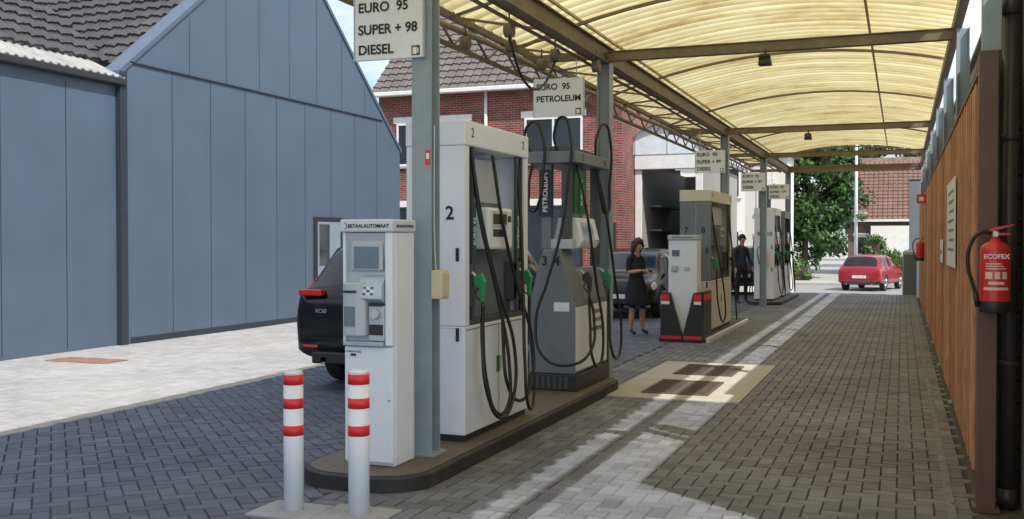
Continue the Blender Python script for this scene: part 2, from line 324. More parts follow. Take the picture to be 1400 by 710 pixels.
# ------------------------------------------------------------------ nozzle
def nozzle(r,p,mat,side=1):
    x,y,z=p; s=side
    prism(r,'nozzle_body',[(z_[0],z_[1]) for z_ in [(x-.03*s,z+.06),(x+.035*s,z+.10),(x+.07*s,z+.03),(x+.06*s,z-.12),(x+.03*s,z-.13),(x+.02*s,z-.02),(x-.02*s,z+.0)]],'y',y-.022,y+.022,mat,.008)
    tube(r,'spout',[(x+.0*s,y,z+.05),(x-.05*s,y,z+.10),(x-.09*s,y,z+.10)],.011,silver)
    tube(r,'trigger_guard',[(x+.03*s,y,z-.0),(x-.015*s,y,z-.06),(x+.03*s,y,z-.12)],.006,blackp)
    cyl(r,'swivel',(x+.045*s,y,z-.19),(x+.045*s,y,z-.12),.014,blackp)
    return (x+.045*s,y,z-.19)
def dispenser(x0,x1,y0,y1,z0,z1,body,panel,frame,nums,noz,labels,base=None):
    r=R('fuel_dispenser',((x0+x1)/2,(y0+y1)/2,z0))
    base=base or body
    yc=(y0+y1)/2; w=x1-x0
    box(r,'plinth',(x0+.02,x1-.02,y0+.02,y1-.02,z0,z0+.05),blackp)
    box(r,'lower_cabinet',(x0,x1,y0,y1,z0+.05,z0+.86),base,.008)
    box(r,'end_panel',(x0,x1,y0,y0+.09,z0+.862,z1-.19),body,.006)
    box(r,'end_panel_2',(x0,x1,y1-.09,y1,z0+.862,z1-.19),frame,.006)
    box(r,'top_canopy',(x0-.005,x1+.005,y0-.005,y1+.005,z1-.188,z1),frame,.01)
    box(r,'core_panel',(x0+.13,x1-.13,y0+.0905,y1-.0905,z0+.862,z0+1.42),panel,.003)
    box(r,'core_panel_upper',(x0+.13,x1-.13,y0+.30,y1-.30,z0+1.421,z0+1.80),panel,.003)
    box(r,'upper_core',(x0+.12,x1-.12,y0+.36,y1-.36,z0+1.802,z1-.25),lgrey,.006)
    box(r,'shelf',(x0+.01,x1-.01,y0+.0905,y1-.0905,z0+.862,z0+.90),dgrey,.003)
    boxes(r,'cabinet_joint',[(x1-.001,x1+.0015,yc-.004,yc+.004,z0+.07,z0+.84),(x1-.001,x1+.0015,y0+.03,y1-.03,z0+.83,z0+.836)],dgrey)
    boxes(r,'end_seams',[(x0+w*.52,x0+w*.52+.005,y0-.0015,y0+.001,z0+.08,z1-.21),(x0+.03,x1-.03,y0-.0015,y0+.001,z0+.845,z0+.85)],lgrey)
    boxes(r,'hinges',[(x1-.07,x1-.045,y0-.008,y0+.001,z0+.75,z0+.85),(x1-.07,x1-.045,y0-.008,y0+.001,z1-1.05,z1-.95)],blackp)
    for sx,fx in ((1,x1),(-1,x0)):
        face='+X' if sx>0 else '-X'
        def bb(a,b_): return (a,b_) if a<b_ else (b_,a)
        for yy in (y0+.12,y0+.21,y1-.21,y1-.12):
            xa,xb=bb(fx-sx*.045,fx-sx*.015)
            box(r,'hose_channel',(xa,xb,yy-.02,yy+.02,z0+.9,z1-.19),blackp if yy in(y0+.12,y1-.12) else dgrey,.004)
        xa,xb=bb(fx-sx*.128,fx+sx*.02)
        box(r,'display_housing',(xa,xb,yc-.26,yc+.26,z0+1.43,z0+1.76),body,.02)
        xa,xb=bb(fx+sx*.02,fx+sx*.023)
        boxes(r,'display_windows',[(xa,xb,yc-.17,yc+.12,z0+1.63,z0+1.71),(xa,xb,yc-.17,yc+.05,z0+1.53,z0+1.59),(xa,xb,yc+.15,yc+.22,z0+1.65,z0+1.70)],lcd)
        boxes(r,'display_frame',[(xa,xb-.001,yc-.19,yc+.14,z0+1.60,z0+1.73)],lgrey)
        for i,yy in enumerate((y0+.17,y1-.17)):
            xa,xb=bb(fx-sx*.129,fx-sx*.012)
            box(r,'nozzle_boot',(xa,xb,yy-.06,yy+.06,z0+1.0,z0+1.32),dgrey,.01)
            col=noz[i%len(noz)]
            e=nozzle(r,(fx+sx*.03,yy,z0+1.16),col,sx)
            d=1 if i==0 else -1
            pts=[(fx-sx*.03,yy+d*.02,z1-.2),(fx+sx*.02,yy+d*.06,z0+1.7),(fx+sx*.10,yy+d*.22,z0+1.1),(fx+sx*.16,yy+d*.34,z0+.5),(fx+sx*.17,yy+d*.28,z0+.22-.08*i),(fx+sx*.15,yy+d*.12,z0+.18-.05*i),(fx+sx*.11,yy+d*.0,z0+.42),(e[0],e[1],e[2]-.12),e]
            tube(r,'hose',pts,.0135,black)
        for i,(lt,lc) in enumerate(labels):
            yy=(y0+.215,y1-.215)[i]
            xa,xb=bb(fx-sx*.014,fx-sx*.011)
            box(r,'grade_label',(xa,xb,yy-.03,yy+.03,z0+1.36,z0+1.78),lc)
            text(r,lt,(fx-sx*.009,yy,z0+1.57),.055,inkw,face,vert=True,bold=.001)
        text(r,nums[1] if sx>0 else nums[0],(fx+sx*.0075,y0+.14,z1-.09),.1,ink,face)
        text(r,nums[1] if sx>0 else nums[0],(fx+sx*.0075,y1-.14,z1-.09),.1,ink,face)
        xa,xb=bb(fx,fx+sx*.002)
        boxes(r,'pump_pictogram',[(xa,xb,yc-.05,yc+.02,z0+.45,z0+.58),(xa,xb,yc+.04,yc+.052,z0+.47,z0+.57)],dgreen if sx>0 else blackp)
    text(r,nums[0],(x0+.11,y0-.003,z0+1.70),.14,ink,bold=.003)
    text(r,nums[1],(x1-.12,y0-.003,z0+1.70),.14,ink,bold=.003)
    return r
D1=dispenser(-3.50,-3.02,6.95,8.32,.106,2.50,white,mgrey,white,('1','2'),(green,green),(('EURO 95',dgreen),('SUPERPLUS',dgreen)))
for k,(ya,dz) in enumerate(((7.12,.0),(7.55,.07))):
    tube(D1,'long_hose',[(-3.04,ya,2.28),(-2.99,ya+.07,1.8),(-2.94,ya+.28,1.25),(-2.88,ya+.5,.75),(-2.86,ya+.42,.36+dz),(-2.86,ya+.15,.25+dz),(-2.88,ya-.06,.45),(-2.93,ya-.05,.85),(-2.96,ya+.02,1.02)],.014,black)
D3=dispenser(-3.46,-2.95,16.95,19.15,.082,2.45,mgrey,mgrey,cream,('7','8'),(green,blackp),(('EURO 95',dgreen),('DIESEL',blackp)),base=cream)
D4=dispenser(-3.52,-3.02,26.6,28.1,.082,2.45,white,mgrey,white,('9','10'),(green,blackp),(('EURO 95',dgreen),('DIESEL',blackp)))
D5=dispenser(-3.46,-2.98,28.6,30.3,.082,2.42,mgrey,dgrey,mgrey,('11','12'),(green,blackp),(('EURO 95',dgreen),('DIESEL',blackp)),base=white)
# petroleum dispenser (grey, portal type)
r=R('fuel_dispenser',(-3.27,10.35,.1)); x0,x1,y0,y1=-3.52,-3.03,9.72,10.9
box(r,'plinth',(x0-.02,x1+.03,y0-.03,y1,.106,.27),blackp,.01)
boxes(r,'plinth_slots',[(x0+.03+.06*i,x0+.06+.06*i,y0-.034,y0-.029,.13,.25) for i in range(7)],dgrey)
prism(r,'body_near',[(x0,.272),(x1,.272),(x1,.95),(x1-.09,1.30),(x1-.15,1.52),(x0+.15,1.52),(x0+.09,1.30),(x0,.95)],'y',y0,y0+.34,mgrey,.012)
prism(r,'body_far',[(x0,.272),(x1-.01,.272),(x1-.01,1.0),(x1-.1,1.32),(x0+.1,1.32),(x0,.98)],'y',y0+.345,y1,mgrey,.012)
box(r,'white_side_panel',(x1-.008,x1+.004,y0+.02,y1-.02,.30,.94),white,.004)
box(r,'white_side_panel_2',(x0-.004,x0+.008,y0+.36,y1-.02,.30,1.0),white,.004)
for i,t in enumerate(('PETROLEUM','GEEFT EEN','MAALTIJD RUST')): text(r,t,(x1+.0065,y0+.78,.86-.09*i),.06,ink,'+X')
prism(r,'display_head',[(x1-.30,1.53),(x1-.02,1.53),(x1+.02,1.60),(x1-.04,1.84),(x1-.24,1.84)],'y',y0+.18,y0+.82,white,.015)
prism(r,'display_glass',[(x1+.012,1.605),(x1+.020,1.605),(x1-.026,1.79),(x1-.034,1.79)],'y',y0+.26,y0+.66,lcd)
prism(r,'keypad',[(x1+.014,1.60),(x1+.020,1.60),(x1-.018,1.75),(x1-.024,1.75)],'y',y0+.69,y0+.78,dgrey)
box(r,'console_end',(x1-.27,x1-.04,y0+.04,y0+.175,1.522,1.62),lgrey,.01)
for yy in (y0+.05,y1-.13):
    box(r,'portal_post',(x0+.12,x0+.22,yy,yy+.09,1.33 if yy>y0+.5 else 1.523,2.38),mgrey,.005)
    box(r,'portal_post_2',(x1-.16,x1-.07,yy,yy+.09,1.33 if yy>y0+.5 else 1.523,2.38),dgrey,.005)
box(r,'portal_top',(x0-.02,x1+.02,y0,y1,2.381,2.50),mgrey,.012)
box(r,'portal_cap',(x0+.1,x1-.1,y0+.1,y1-.1,2.501,2.56),dgrey,.01)
box(r,'petroleum_label',(x0+.10,x0+.235,y0+.03,y0+.049,1.85,2.32),blue); text(r,'PETROLEUM',(x0+.168,y0+.027,2.09),.072,inkw,vert=True,bold=.001)
box(r,'grade_label',(x1-.069,x1-.06,y0+.35,y0+.48,1.9,2.32),dgreen); text(r,'EURO 95',(x1-.058,y0+.415,2.1),.07,inkw,'+X',vert=True,bold=.001)
box(r,'grade_plate',(x1-.16,x1-.07,y0+.2,y0+.62,1.88,2.34),dgreen)
text(r,'3',(x0+.17,y0-.004,1.40),.13,ink,bold=.003); text(r,'4',(x1-.19,y0-.004,1.40),.13,ink,bold=.003)
text(r,'5',(x1+.022,y0+.2,2.44),.1,ink,'+X'); text(r,'6',(x1+.022,y1-.15,2.44),.1,ink,'+X')
box(r,'rating_plate',(x1-.22,x1-.06,y0-.004,y0-.001,.9,.99),white2)
for yy,col in ((y0+.25,blackp),(y1-.2,green)):
    e=nozzle(r,(x1+.03,yy,1.20),col)
    tube(r,'hose',[(x1-.1,yy+.03,2.5),(x1+.02,yy+.02,2.0),(x1+.10,yy+.15,1.2),(x1+.15,yy+.25,.6),(x1+.15,yy+.12,.34),(x1+.14,yy-.1,.42),(x1+.09,yy-.03,.8),(e[0],e[1],e[2]-.1),e],.014,black)
tube(r,'overhead_hose',[(x0+.0,y0+.07,2.5),(x0-.05,y0+.02,2.68),(x0+.05,y0,2.80),(x0+.16,y0-.03,2.65),(x0+.17,y0-.04,2.3),(x0+.13,y0-.05,2.0),(x0+.05,y0-.02,1.9),(x0+.0,y0+.0,2.1),(x0+.03,y0+.03,2.4)],.0145,black)
tube(r,'overhead_hose',[(x1-.22,y0+.1,2.5),(x1-.24,y0+.06,2.68),(x1-.14,y0+.02,2.84),(x1-.05,y0,2.65),(x1-.06,y0-.04,2.2),(x1-.12,y0-.08,1.7),(x1-.25,y0-.12,1.2),(x1-.36,y0-.15,.8),(x1-.25,y0-.2,.45),(x1-.02,y0-.1,.38),(x1+.13,y0+.1,.5),(x1+.12,y0+.25,.85),(x1+.09,y0+.25,1.0)],.0145,black)
tube(r,'overhead_hose',[(x1-.05,y1-.3,2.5),(x1-.02,y1-.32,2.75),(x1+.03,y1-.2,2.86),(x1+.06,y1-.1,2.7),(x1+.05,y1-.08,2.2),(x1+.03,y1-.15,1.9),(x1-.0,y1-.25,2.05),(x1-.03,y1-.28,2.4)],.0145,black)
# ------------------------------------------------------------------ payment terminals
r=R('payment_terminal',(-3.30,6.15,.1)); x0,x1,y0,y1=-3.49,-3.12,5.99,6.32
box(r,'body',(x0,x1,y0+.04,y1,.106,1.66),white,.012)
box(r,'lower_door',(x0+.004,x1-.004,y0+.012,y0+.039,.13,.90),white,.01)
box(r,'head_frame_left',(x0,x0+.018,y0,y0+.039,.91,1.66),white,.005); box(r,'head_frame_right',(x1-.055,x1,y0,y0+.039,.91,1.66),white,.008)
box(r,'hood',(x0-.012,x1+.012,y0-.02,y1,1.661,1.745),M('hood_pale_grey',(.60,.66,.74),.4,var=.05),.012)
text(r,'BETAALAUTOMAAT',((x0+x1)/2+.02,y0-.0225,1.70),.034,ink,bold=.0006); text(r,'BETAALAUTOMAAT',(x1+.0145,(y0+y1)/2,1.70),.028,ink,'+X')
tube(r,'contactless_symbol',[(x0+.03,y0-.022,1.68),(x0+.045,y0-.022,1.70),(x0+.03,y0-.022,1.725)],.002,ink)
box(r,'fascia_back',(x0+.019,x1-.056,y0+.030,y0+.0395,.936,1.399),silver)
prism(r,'fascia_top',[(y0+.012,1.655),(y0+.035,1.40),(y0+.0385,1.40),(y0+.0385,1.655)],'x',x0+.02,x1-.057,silver)
box(r,'screen_surround',(x0+.06,x1-.075,y0+.002,y0+.029,1.405,1.60),lgrey,.012)
box(r,'screen',(x0+.085,x1-.10,y0-.003,y0+.001,1.42,1.565),lcdb,.003)
prism(r,'keypad_ledge',[(y0+.029,1.38),(y0-.03,1.31),(y0-.045,1.22),(y0+.029,1.18)],'x',x0+.13,x1-.06,silver,.006)
for i in range(3):
    for j in range(3):
        box(r,'key',(x0+.17+.028*i,x0+.192+.028*i,y0-.034-.0035*j+.0,y0-.02,1.285-.02*j,1.299-.02*j),white2 if (i+j)%2 else dgrey,.001)
prism(r,'card_reader',[(x0+.020,y0+.029),(x0+.012,y0-.02),(x0+.045,y0-.055),(x0+.13,y0-.06),(x0+.185,y0-.03),(x0+.185,y0+.029)],'z',.97,1.33,lgrey,.014)
box(r,'receipt_slot',(x0+.045,x0+.125,y0-.066,y0-.058,1.04,1.17),lcdb,.003); box(r,'card_mouth',(x0+.04,x0+.135,y0-.064,y0-.058,1.26,1.275),blackp)
cyl(r,'printer_knob',(x0+.245,y0-.01,1.12),(x0+.245,y0-.03,1.12),.035,lgrey,n=24,bw=.006)
boxes(r,'slots',[(x0+.20,x0+.30,y0-.002,y0+.02,1.17,1.185),(x0+.20,x0+.30,y0-.004,y0+.02,.98,1.05)],blackp)
box(r,'lower_fascia',(x0+.19,x1-.06,y0+.001,y0+.029,.94,1.175),lgrey,.008); box(r,'lower_lip',(x0+.01,x1-.06,y0-.02,y0+.038,.905,.935),silver,.006)
box(r,'sticker',(x0+.02,x0+.13,y0+.007,y0+.011,.83,.885),white2); text(r,'CONTACTLESS',(x0+.075,y0+.005,.865),.017,ink); box(r,'sticker_mark',(x0+.055,x0+.095,y0+.005,y0+.007,.836,.852),blackp)
cyl(r,'lock',(x1-.03,y0+.012,.55),(x1-.03,y0+.004,.55),.008,silver)
box(r,'side_flap',(x1,x1+.003,y0+.06,y1-.03,.16,1.6),white,.001)
r=R('payment_terminal',(-3.25,16.3,0)); x0,x1,y0,y1=-3.49,-3.03,16.2,16.55
box(r,'body',(x0,x1,y0,y1,.082,1.62),white,.012); box(r,'hood',(x0-.01,x1+.01,y0-.02,y1,1.621,1.70),lgrey,.01); text(r,'BETAALAUTOMAAT',((x0+x1)/2,y0-.022,1.66),.038,ink)
box(r,'screen',(x0+.06,x0+.18,y0-.006,y0-.001,1.36,1.46),lcdb); box(r,'reader',(x0+.05,x0+.16,y0-.03,y0-.001,1.12,1.22),lgrey,.015); box(r,'keypad',(x0+.26,x0+.34,y0-.02,y0-.001,1.14,1.2),lgrey,.005)
g=R('crash_guard',(-3.25,16.12,0))
xa,xb=-3.60,-2.92
for nm,p in (('left_wing',[(xa,0),(-3.24,0),(-3.24,.10),(-3.43,.78),(xa+.02,.80)]),('right_wing',[(xb,0),(-3.236,0),(-3.236,.10),(-3.07,.78),(xb-.02,.80)])):
    prism(g,nm,p,'y',16.08,16.16,blackp,.01)
boxes(g,'red_bands',[(xa+.022,-3.445,16.072,16.079,.66,.76),(-3.055,xb-.022,16.072,16.079,.66,.76),(xa+.01,-3.25,16.072,16.079,.05,.10),(-3.22,xb-.01,16.072,16.079,.05,.10)],redb)
boxes(g,'white_bands',[(xa+.022,-3.445,16.073,16.079,.60,.65),(-3.055,xb-.022,16.073,16.079,.60,.65)],inkw)
box(g,'side_wing',(xb-.05,xb,16.165,16.9,.0,.80),blackp,.015); box(g,'side_red_band',(xb+.001,xb+.004,16.2,16.88,.66,.76),redb)
box(g,'side_wing_2',(xa,xa+.05,16.165,16.9,.0,.80),blackp,.015)
# ------------------------------------------------------------------ bollards
for (x,y,h,rr) in ((-3.36,5.19,.83,.058),(-2.955,5.25,.845,.062)):
    b=R('bollard',(x,y,0))
    cyl(b,'post',(x,y,-.02),(x,y,h-.012),rr,white,n=32)
    cyl(b,'cap',(x,y,h-.0115),(x,y,h+.004),rr,white,rb=rr*.85,n=32)
    for z0,z1 in ((h-.075,h-.015),(h-.215,h-.155),(h-.375,h-.315)):
        cyl(b,'red_band',(x,y,z0),(x,y,z1),rr+.0015,redb,n=32)
    box(b,'footing',(x-.22,x+.2,y-.18,y+.16,-.02,.012),conc,.006)
# ------------------------------------------------------------------ canopy
can=R('station_canopy',(-1.8,15,0))
CY0,CY1=-1.0,31.2; XL,XR=-4.22,.55
def rz(x):
    t=(x-XL)/(XR-XL); return 3.88+(4.17-3.88)*t+.42*4*t*(1-t)*.85
nx=26; dy=WAVE/8; ny=int((CY1-CY0)/dy)
yy=np.linspace(CY0,CY0+ny*dy,ny+1); xx=np.linspace(XL,XR,nx+1)
zz=np.array([rz(x) for x in xx])
V=np.zeros((ny+1,nx+1,3)); V[...,0]=xx[None,:]; V[...,1]=yy[:,None]; V[...,2]=zz[None,:]+.030*np.sin(2*np.pi*yy/WAVE)[:,None]+ (.014*((yy/1.04)%1.0))[:,None]
idx=np.arange((ny+1)*(nx+1)).reshape(ny+1,nx+1)
F=np.stack([idx[:-1,:-1],idx[:-1,1:],idx[1:,1:],idx[1:,:-1]],-1).reshape(-1,4).tolist()
mesh('roof_sheets',V.reshape(-1,3).tolist(),F,canopym,can,smooth=True)
py=M('purlin_yellowed',(.50,.40,.2),.6,var=.3)
boxes(can,'purlins',[(x-.015,x+.015,CY0,CY1,rz(x)-.062,rz(x)-.034) for x in (-3.4,-.4)],py)
for yb in (2.0,6.5,11.1,15.2,19.4,25.2,30.9):
    pts=[(x,rz(x)-.066) for x in np.linspace(XL,XR,15)]
    prism(can,'arch_rib',pts+[(p[0],p[1]-.035) for p in pts[::-1]],'y',yb-.018,yb+.018,beamm)
BY=(1.9,6.5,11.1,19.4,25.2,30.9)
for yb in BY:
    box(can,'tie_beam',(-3.08,.46,yb-.045,yb+.045,3.60,3.70),beamm,.004)
    box(can,'tie_flange',(-3.08,.46,yb-.06,yb+.06,3.701,3.712),beamm)
    box(can,'outrigger',(-4.18,-3.19,yb-.04,yb+.04,3.64,3.72),beamm)
box(can,'main_girder',(-3.17,-3.10,CY0,CY1,3.60,3.76),beamm); box(can,'main_girder_flange',(-3.21,-3.06,CY0,CY1,3.761,3.775),beamm); box(can,'girder_lower_flange',(-3.21,-3.06,CY0,CY1,3.583,3.599),beamm)
box(can,'right_girder',(.462,.54,CY0,CY1,3.70,3.81),beamm)
box(can,'eave_top_chord',(-4.22,-4.16,CY0,CY1,3.80,3.86),beamm); box(can,'eave_bottom_chord',(-4.21,-4.17,CY0,CY1,3.52,3.56),beamm)
i=0; y=CY0
v=[];f=[]
while y<CY1-.5:
    p=(-4.19,y,3.56 if i%2 else 3.80); q=(-4.19,y+.45,3.80 if i%2 else 3.56)
    k=len(v); v+=[(p[0]-.012,p[1],p[2]),(p[0]+.012,p[1],p[2]),(q[0]+.012,q[1],q[2]),(q[0]-.012,q[1],q[2]),(p[0]-.012,p[1]+.03,p[2]),(p[0]+.012,p[1]+.03,p[2]),(q[0]+.012,q[1]+.03,q[2]),(q[0]-.012,q[1]+.03,q[2])]
    f+=[tuple(j+k for j in qd) for qd in BF]
    y+=.45; i+=1
mesh('lattice_diagonals',v,f,beamm,can)
v=[];f=[]; y=CY0; i=0
while y<CY1-.9:
    p=(-3.2,y,3.74) if i%2 else (-4.15,y,3.80); q=(-4.15,y+.85,3.80) if i%2 else (-3.2,y+.85,3.74)
    k=len(v); v+=[(p[0],p[1],p[2]-.015),(p[0],p[1]+.03,p[2]-.015),(q[0],q[1]+.03,q[2]-.015),(q[0],q[1],q[2]-.015),(p[0],p[1],p[2]+.01),(p[0],p[1]+.03,p[2]+.01),(q[0],q[1]+.03,q[2]+.01),(q[0],q[1],q[2]+.01)]
    f+=[tuple(j+k for j in qd) for qd in BF]; y+=.85; i+=1
mesh('wind_bracing',v,f,beamm,can)
tube(can,'conduit',[(-3.24,CY0,3.56)]+[(-3.24,yy_,3.56-.015*(k%2)) for k,yy_ in enumerate(range(2,31,2))],.018,beamm)
tube(can,'conduit_2',[(-3.95,CY0,3.62)]+[(-3.95,yy_,3.62-.03*(k%2)) for k,yy_ in enumerate(range(2,31,2))],.03,M('pipe_lagging',(.30,.26,.19),.8,var=.3))
for yb,x in ((8.6,-3.3),(9.3,-3.55),(9.9,-3.3),(10.4,-3.62),(9.0,-3.9),(10.7,-3.1)):
    cyl(can,'hose_balancer',(x-.04,yb,3.49),(x+.04,yb,3.49),.065,beamm,n=16,bw=.01); cyl(can,'balancer_hook',(x,yb,3.53),(x,yb,3.66),.008,blackp,n=8)
for p in (((-3.3,8.6,3.42),(-3.28,8.9,3.1),(-3.3,9.5,3.12),(-3.3,9.9,3.42)),):
    tube(can,'suspended_hose',p,.013,black)
for yb,x in ((11.1,-1.35),(19.4,-1.6),(25.2,-1.7)):
    prism(can,'floodlight',[(x-.07,3.44),(x+.07,3.44),(x+.05,3.56),(x-.05,3.56)],'y',yb-.16,yb-.05,blackp,.01); box(can,'floodlight_glass',(x-.06,x+.06,yb-.166,yb-.161,3.45,3.54),cglass); cyl(can,'floodlight_stem',(x,yb-.08,3.56),(x,yb-.08,3.62),.012,blackp,n=8)
def hcol(x,y,z1,z0=.0,w=.15,m=colm):
    boxes(can,'column',[(x-w/2,x-w/2+.012,y-w/2,y+w/2,z0,z1),(x+w/2-.012,x+w/2,y-w/2,y+w/2,z0,z1),(x-w/2+.012,x+w/2-.012,y-.005,y+.005,z0,z1)],m,.002)
    box(can,'column_base_plate',(x-w/2-.05,x+w/2+.05,y-w/2-.04,y+w/2+.04,z0,z0+.015),m)
boxes(can,'column',[(-3.195,-3.045,6.43,6.442,.107,3.582),(-3.195,-3.045,6.56,6.572,.107,3.582),(-3.125,-3.115,6.442,6.56,.107,3.582)],colm,.002); box(can,'column_base_plate',(-3.23,-3.01,6.39,6.61,.107,.12),colm)
hcol(-3.12,11.13,3.582); hcol(-3.12,19.45,3.582); hcol(-3.12,25.2,3.582); hcol(-3.12,30.9,3.582,.087)
for yb in (6.95,11.0,14.3,17.4,20.8,25.2,30.9): hcol(.55,yb,3.69,0,.12,colm)
box(can,'end_fascia',(-3.2,.5,31.0,31.06,3.62,3.80),brownp)
jb=R('switch_box',(-3.02,6.46,1.3)); box(jb,'housing',(-3.043,-2.955,6.41,6.53,1.20,1.40),beige,.012); box(jb,'lid',(-2.954,-2.948,6.42,6.52,1.22,1.38),beige,.005); tube(jb,'cable',[(-3.02,6.45,1.4),(-3.03,6.45,1.6),(-3.03,6.45,2.4)],.005,lgrey)
st=R('warning_sticker',(-3.07,6.42,2.2)); box(st,'sticker',(-3.09,-3.052,6.4265,6.4295,2.13,2.23),redb); box(st,'flame',(-3.082,-3.060,6.4245,6.426,2.17,2.21),inkw)
# ------------------------------------------------------------------ hanging grade signs
def sign(x0,x1,y,z0,z1,lines,ts,zs):
    r=R('price_sign',((x0+x1)/2,y,(z0+z1)/2))
    box(r,'board',(x0,x1,y,y+.025,z0,z1),white2,.004)
    boxes(r,'frame',[(x0-.008,x0,y-.004,y+.029,z0,z1),(x1,x1+.008,y-.004,y+.029,z0,z1)],silver)
    for t,z in zip(lines,zs):
        text(r,t,(x0+.028,y-.003,z),ts,ink,align='LEFT',bold=.0022)
    boxes(r,'pump_pictogram',[(x1-.075,x1-.045,y-.004,y-.0025,z0+.022,z0+.07),(x1-.040,x1-.032,y-.004,y-.0025,z0+.03,z0+.065)],inkw); box(r,'pictogram_frame',(x1-.085,x1-.022,y-.002,y-.0003,z0+.014,z0+.082),blackp)
    for xh in (x0+.08,x1-.08): cyl(r,'hanger',(xh,y+.012,z1),(xh,y+.012,3.66),.006,silver,n=8)
    return r
sign(-3.62,-3.09,6.39,2.87,3.40,['EURO  95','SUPER + 98','DIESEL'],.094,[3.235,3.08,2.94])
sign(-3.76,-3.20,10.55,2.95,3.36,['EURO  95','PETROLEUM'],.092,[3.27,3.14])
for (a,b_,y,z0,z1) in ((-3.64,-3.09,19.25,2.88,3.30),(-3.62,-3.06,25.05,2.80,3.24),(-3.56,-3.0,30.0,2.80,3.22)):
    sign(a,b_,y,z0,z1,['EURO  95','SUPER + 98','DIESEL'],.092,[z1-.08,z1-.215,z1-.345])
# ------------------------------------------------------------------ right side: fence, wall, post, pipe
f_=R('wooden_fence',(.49,19,0)); bs=[]; y=6.78; i=0
while y<30.8:
    w=.125; o=random.uniform(-.003,.003)+(.012 if i%2 else 0); bs.append((.456+o,.472+o,y,y+w-.014,.06+random.uniform(-.01,.01),2.66+random.uniform(-.006,.006))); y+=w; i+=1
boxes(f_,'planks',bs,wood,.002)
boxes(f_,'rails',[(.4895,.53,6.78,30.8,z,z+.07) for z in (.35,1.3,2.3)],brownp)
box(f_,'backing',(.532,.54,6.78,30.8,.05,2.6),dark)
box(f_,'capping',(.450,.535,6.78,30.8,2.672,2.70),brownp)
nw=R('neighbour_wall_blocker',(.75,15,0)); gw=M('grey_board_wall',(.30,.29,.27),.8,var=.15,scale=3)
box(nw,'wall',(.68,.9,4.95,9.0,-.03,3.33),gw); box(nw,'wall_2',(.68,.9,9.002,31.5,-.03,3.40),gw)  # added sun blocker: height and near end shaped to trim the lane's light strips
bs=[]; 
for i in range(23): bs.append((.665,.679,6.98,31,.05+.14*i,.05+.14*i+.125))
boxes(nw,'louvre_boards',bs,M('dark_louvre',(.10,.085,.075),.7,var=.2)); box(nw,'coping',(.64,.94,9.002,31.5,3.401,3.44),conc2)
rb=R('brown_post',(.47,6.68,0)); box(rb,'post',(.42,.525,6.62,6.74,0,2.72),brownp,.004); box(rb,'upper_channel',(.435,.54,6.65,6.74,2.721,3.69),colm,.003); box(rb,'foot',(.40,.545,6.60,6.76,.0,.03),brownp)
dp=R('downpipe',(.60,6.82,0)); blk=M('dark_brown_pipe',(.055,.045,.045),.4,var=.2)
cyl(dp,'lower_pipe',(.60,6.78,.0),(.60,6.78,3.05),.048,blk); cyl(dp,'upper_pipe',(.60,6.78,3.05),(.60,6.78,3.7),.042,lgrey); cyl(dp,'socket',(.60,6.78,2.95),(.60,6.78,3.06),.056,blk)
for z in (.85,2.2): cyl(dp,'bracket',(.60,6.78,z),(.60,6.78,z+.04),.055,blk)
cyl(dp,'foot_socket',(.60,6.78,0),(.60,6.78,.12),.056,blk)
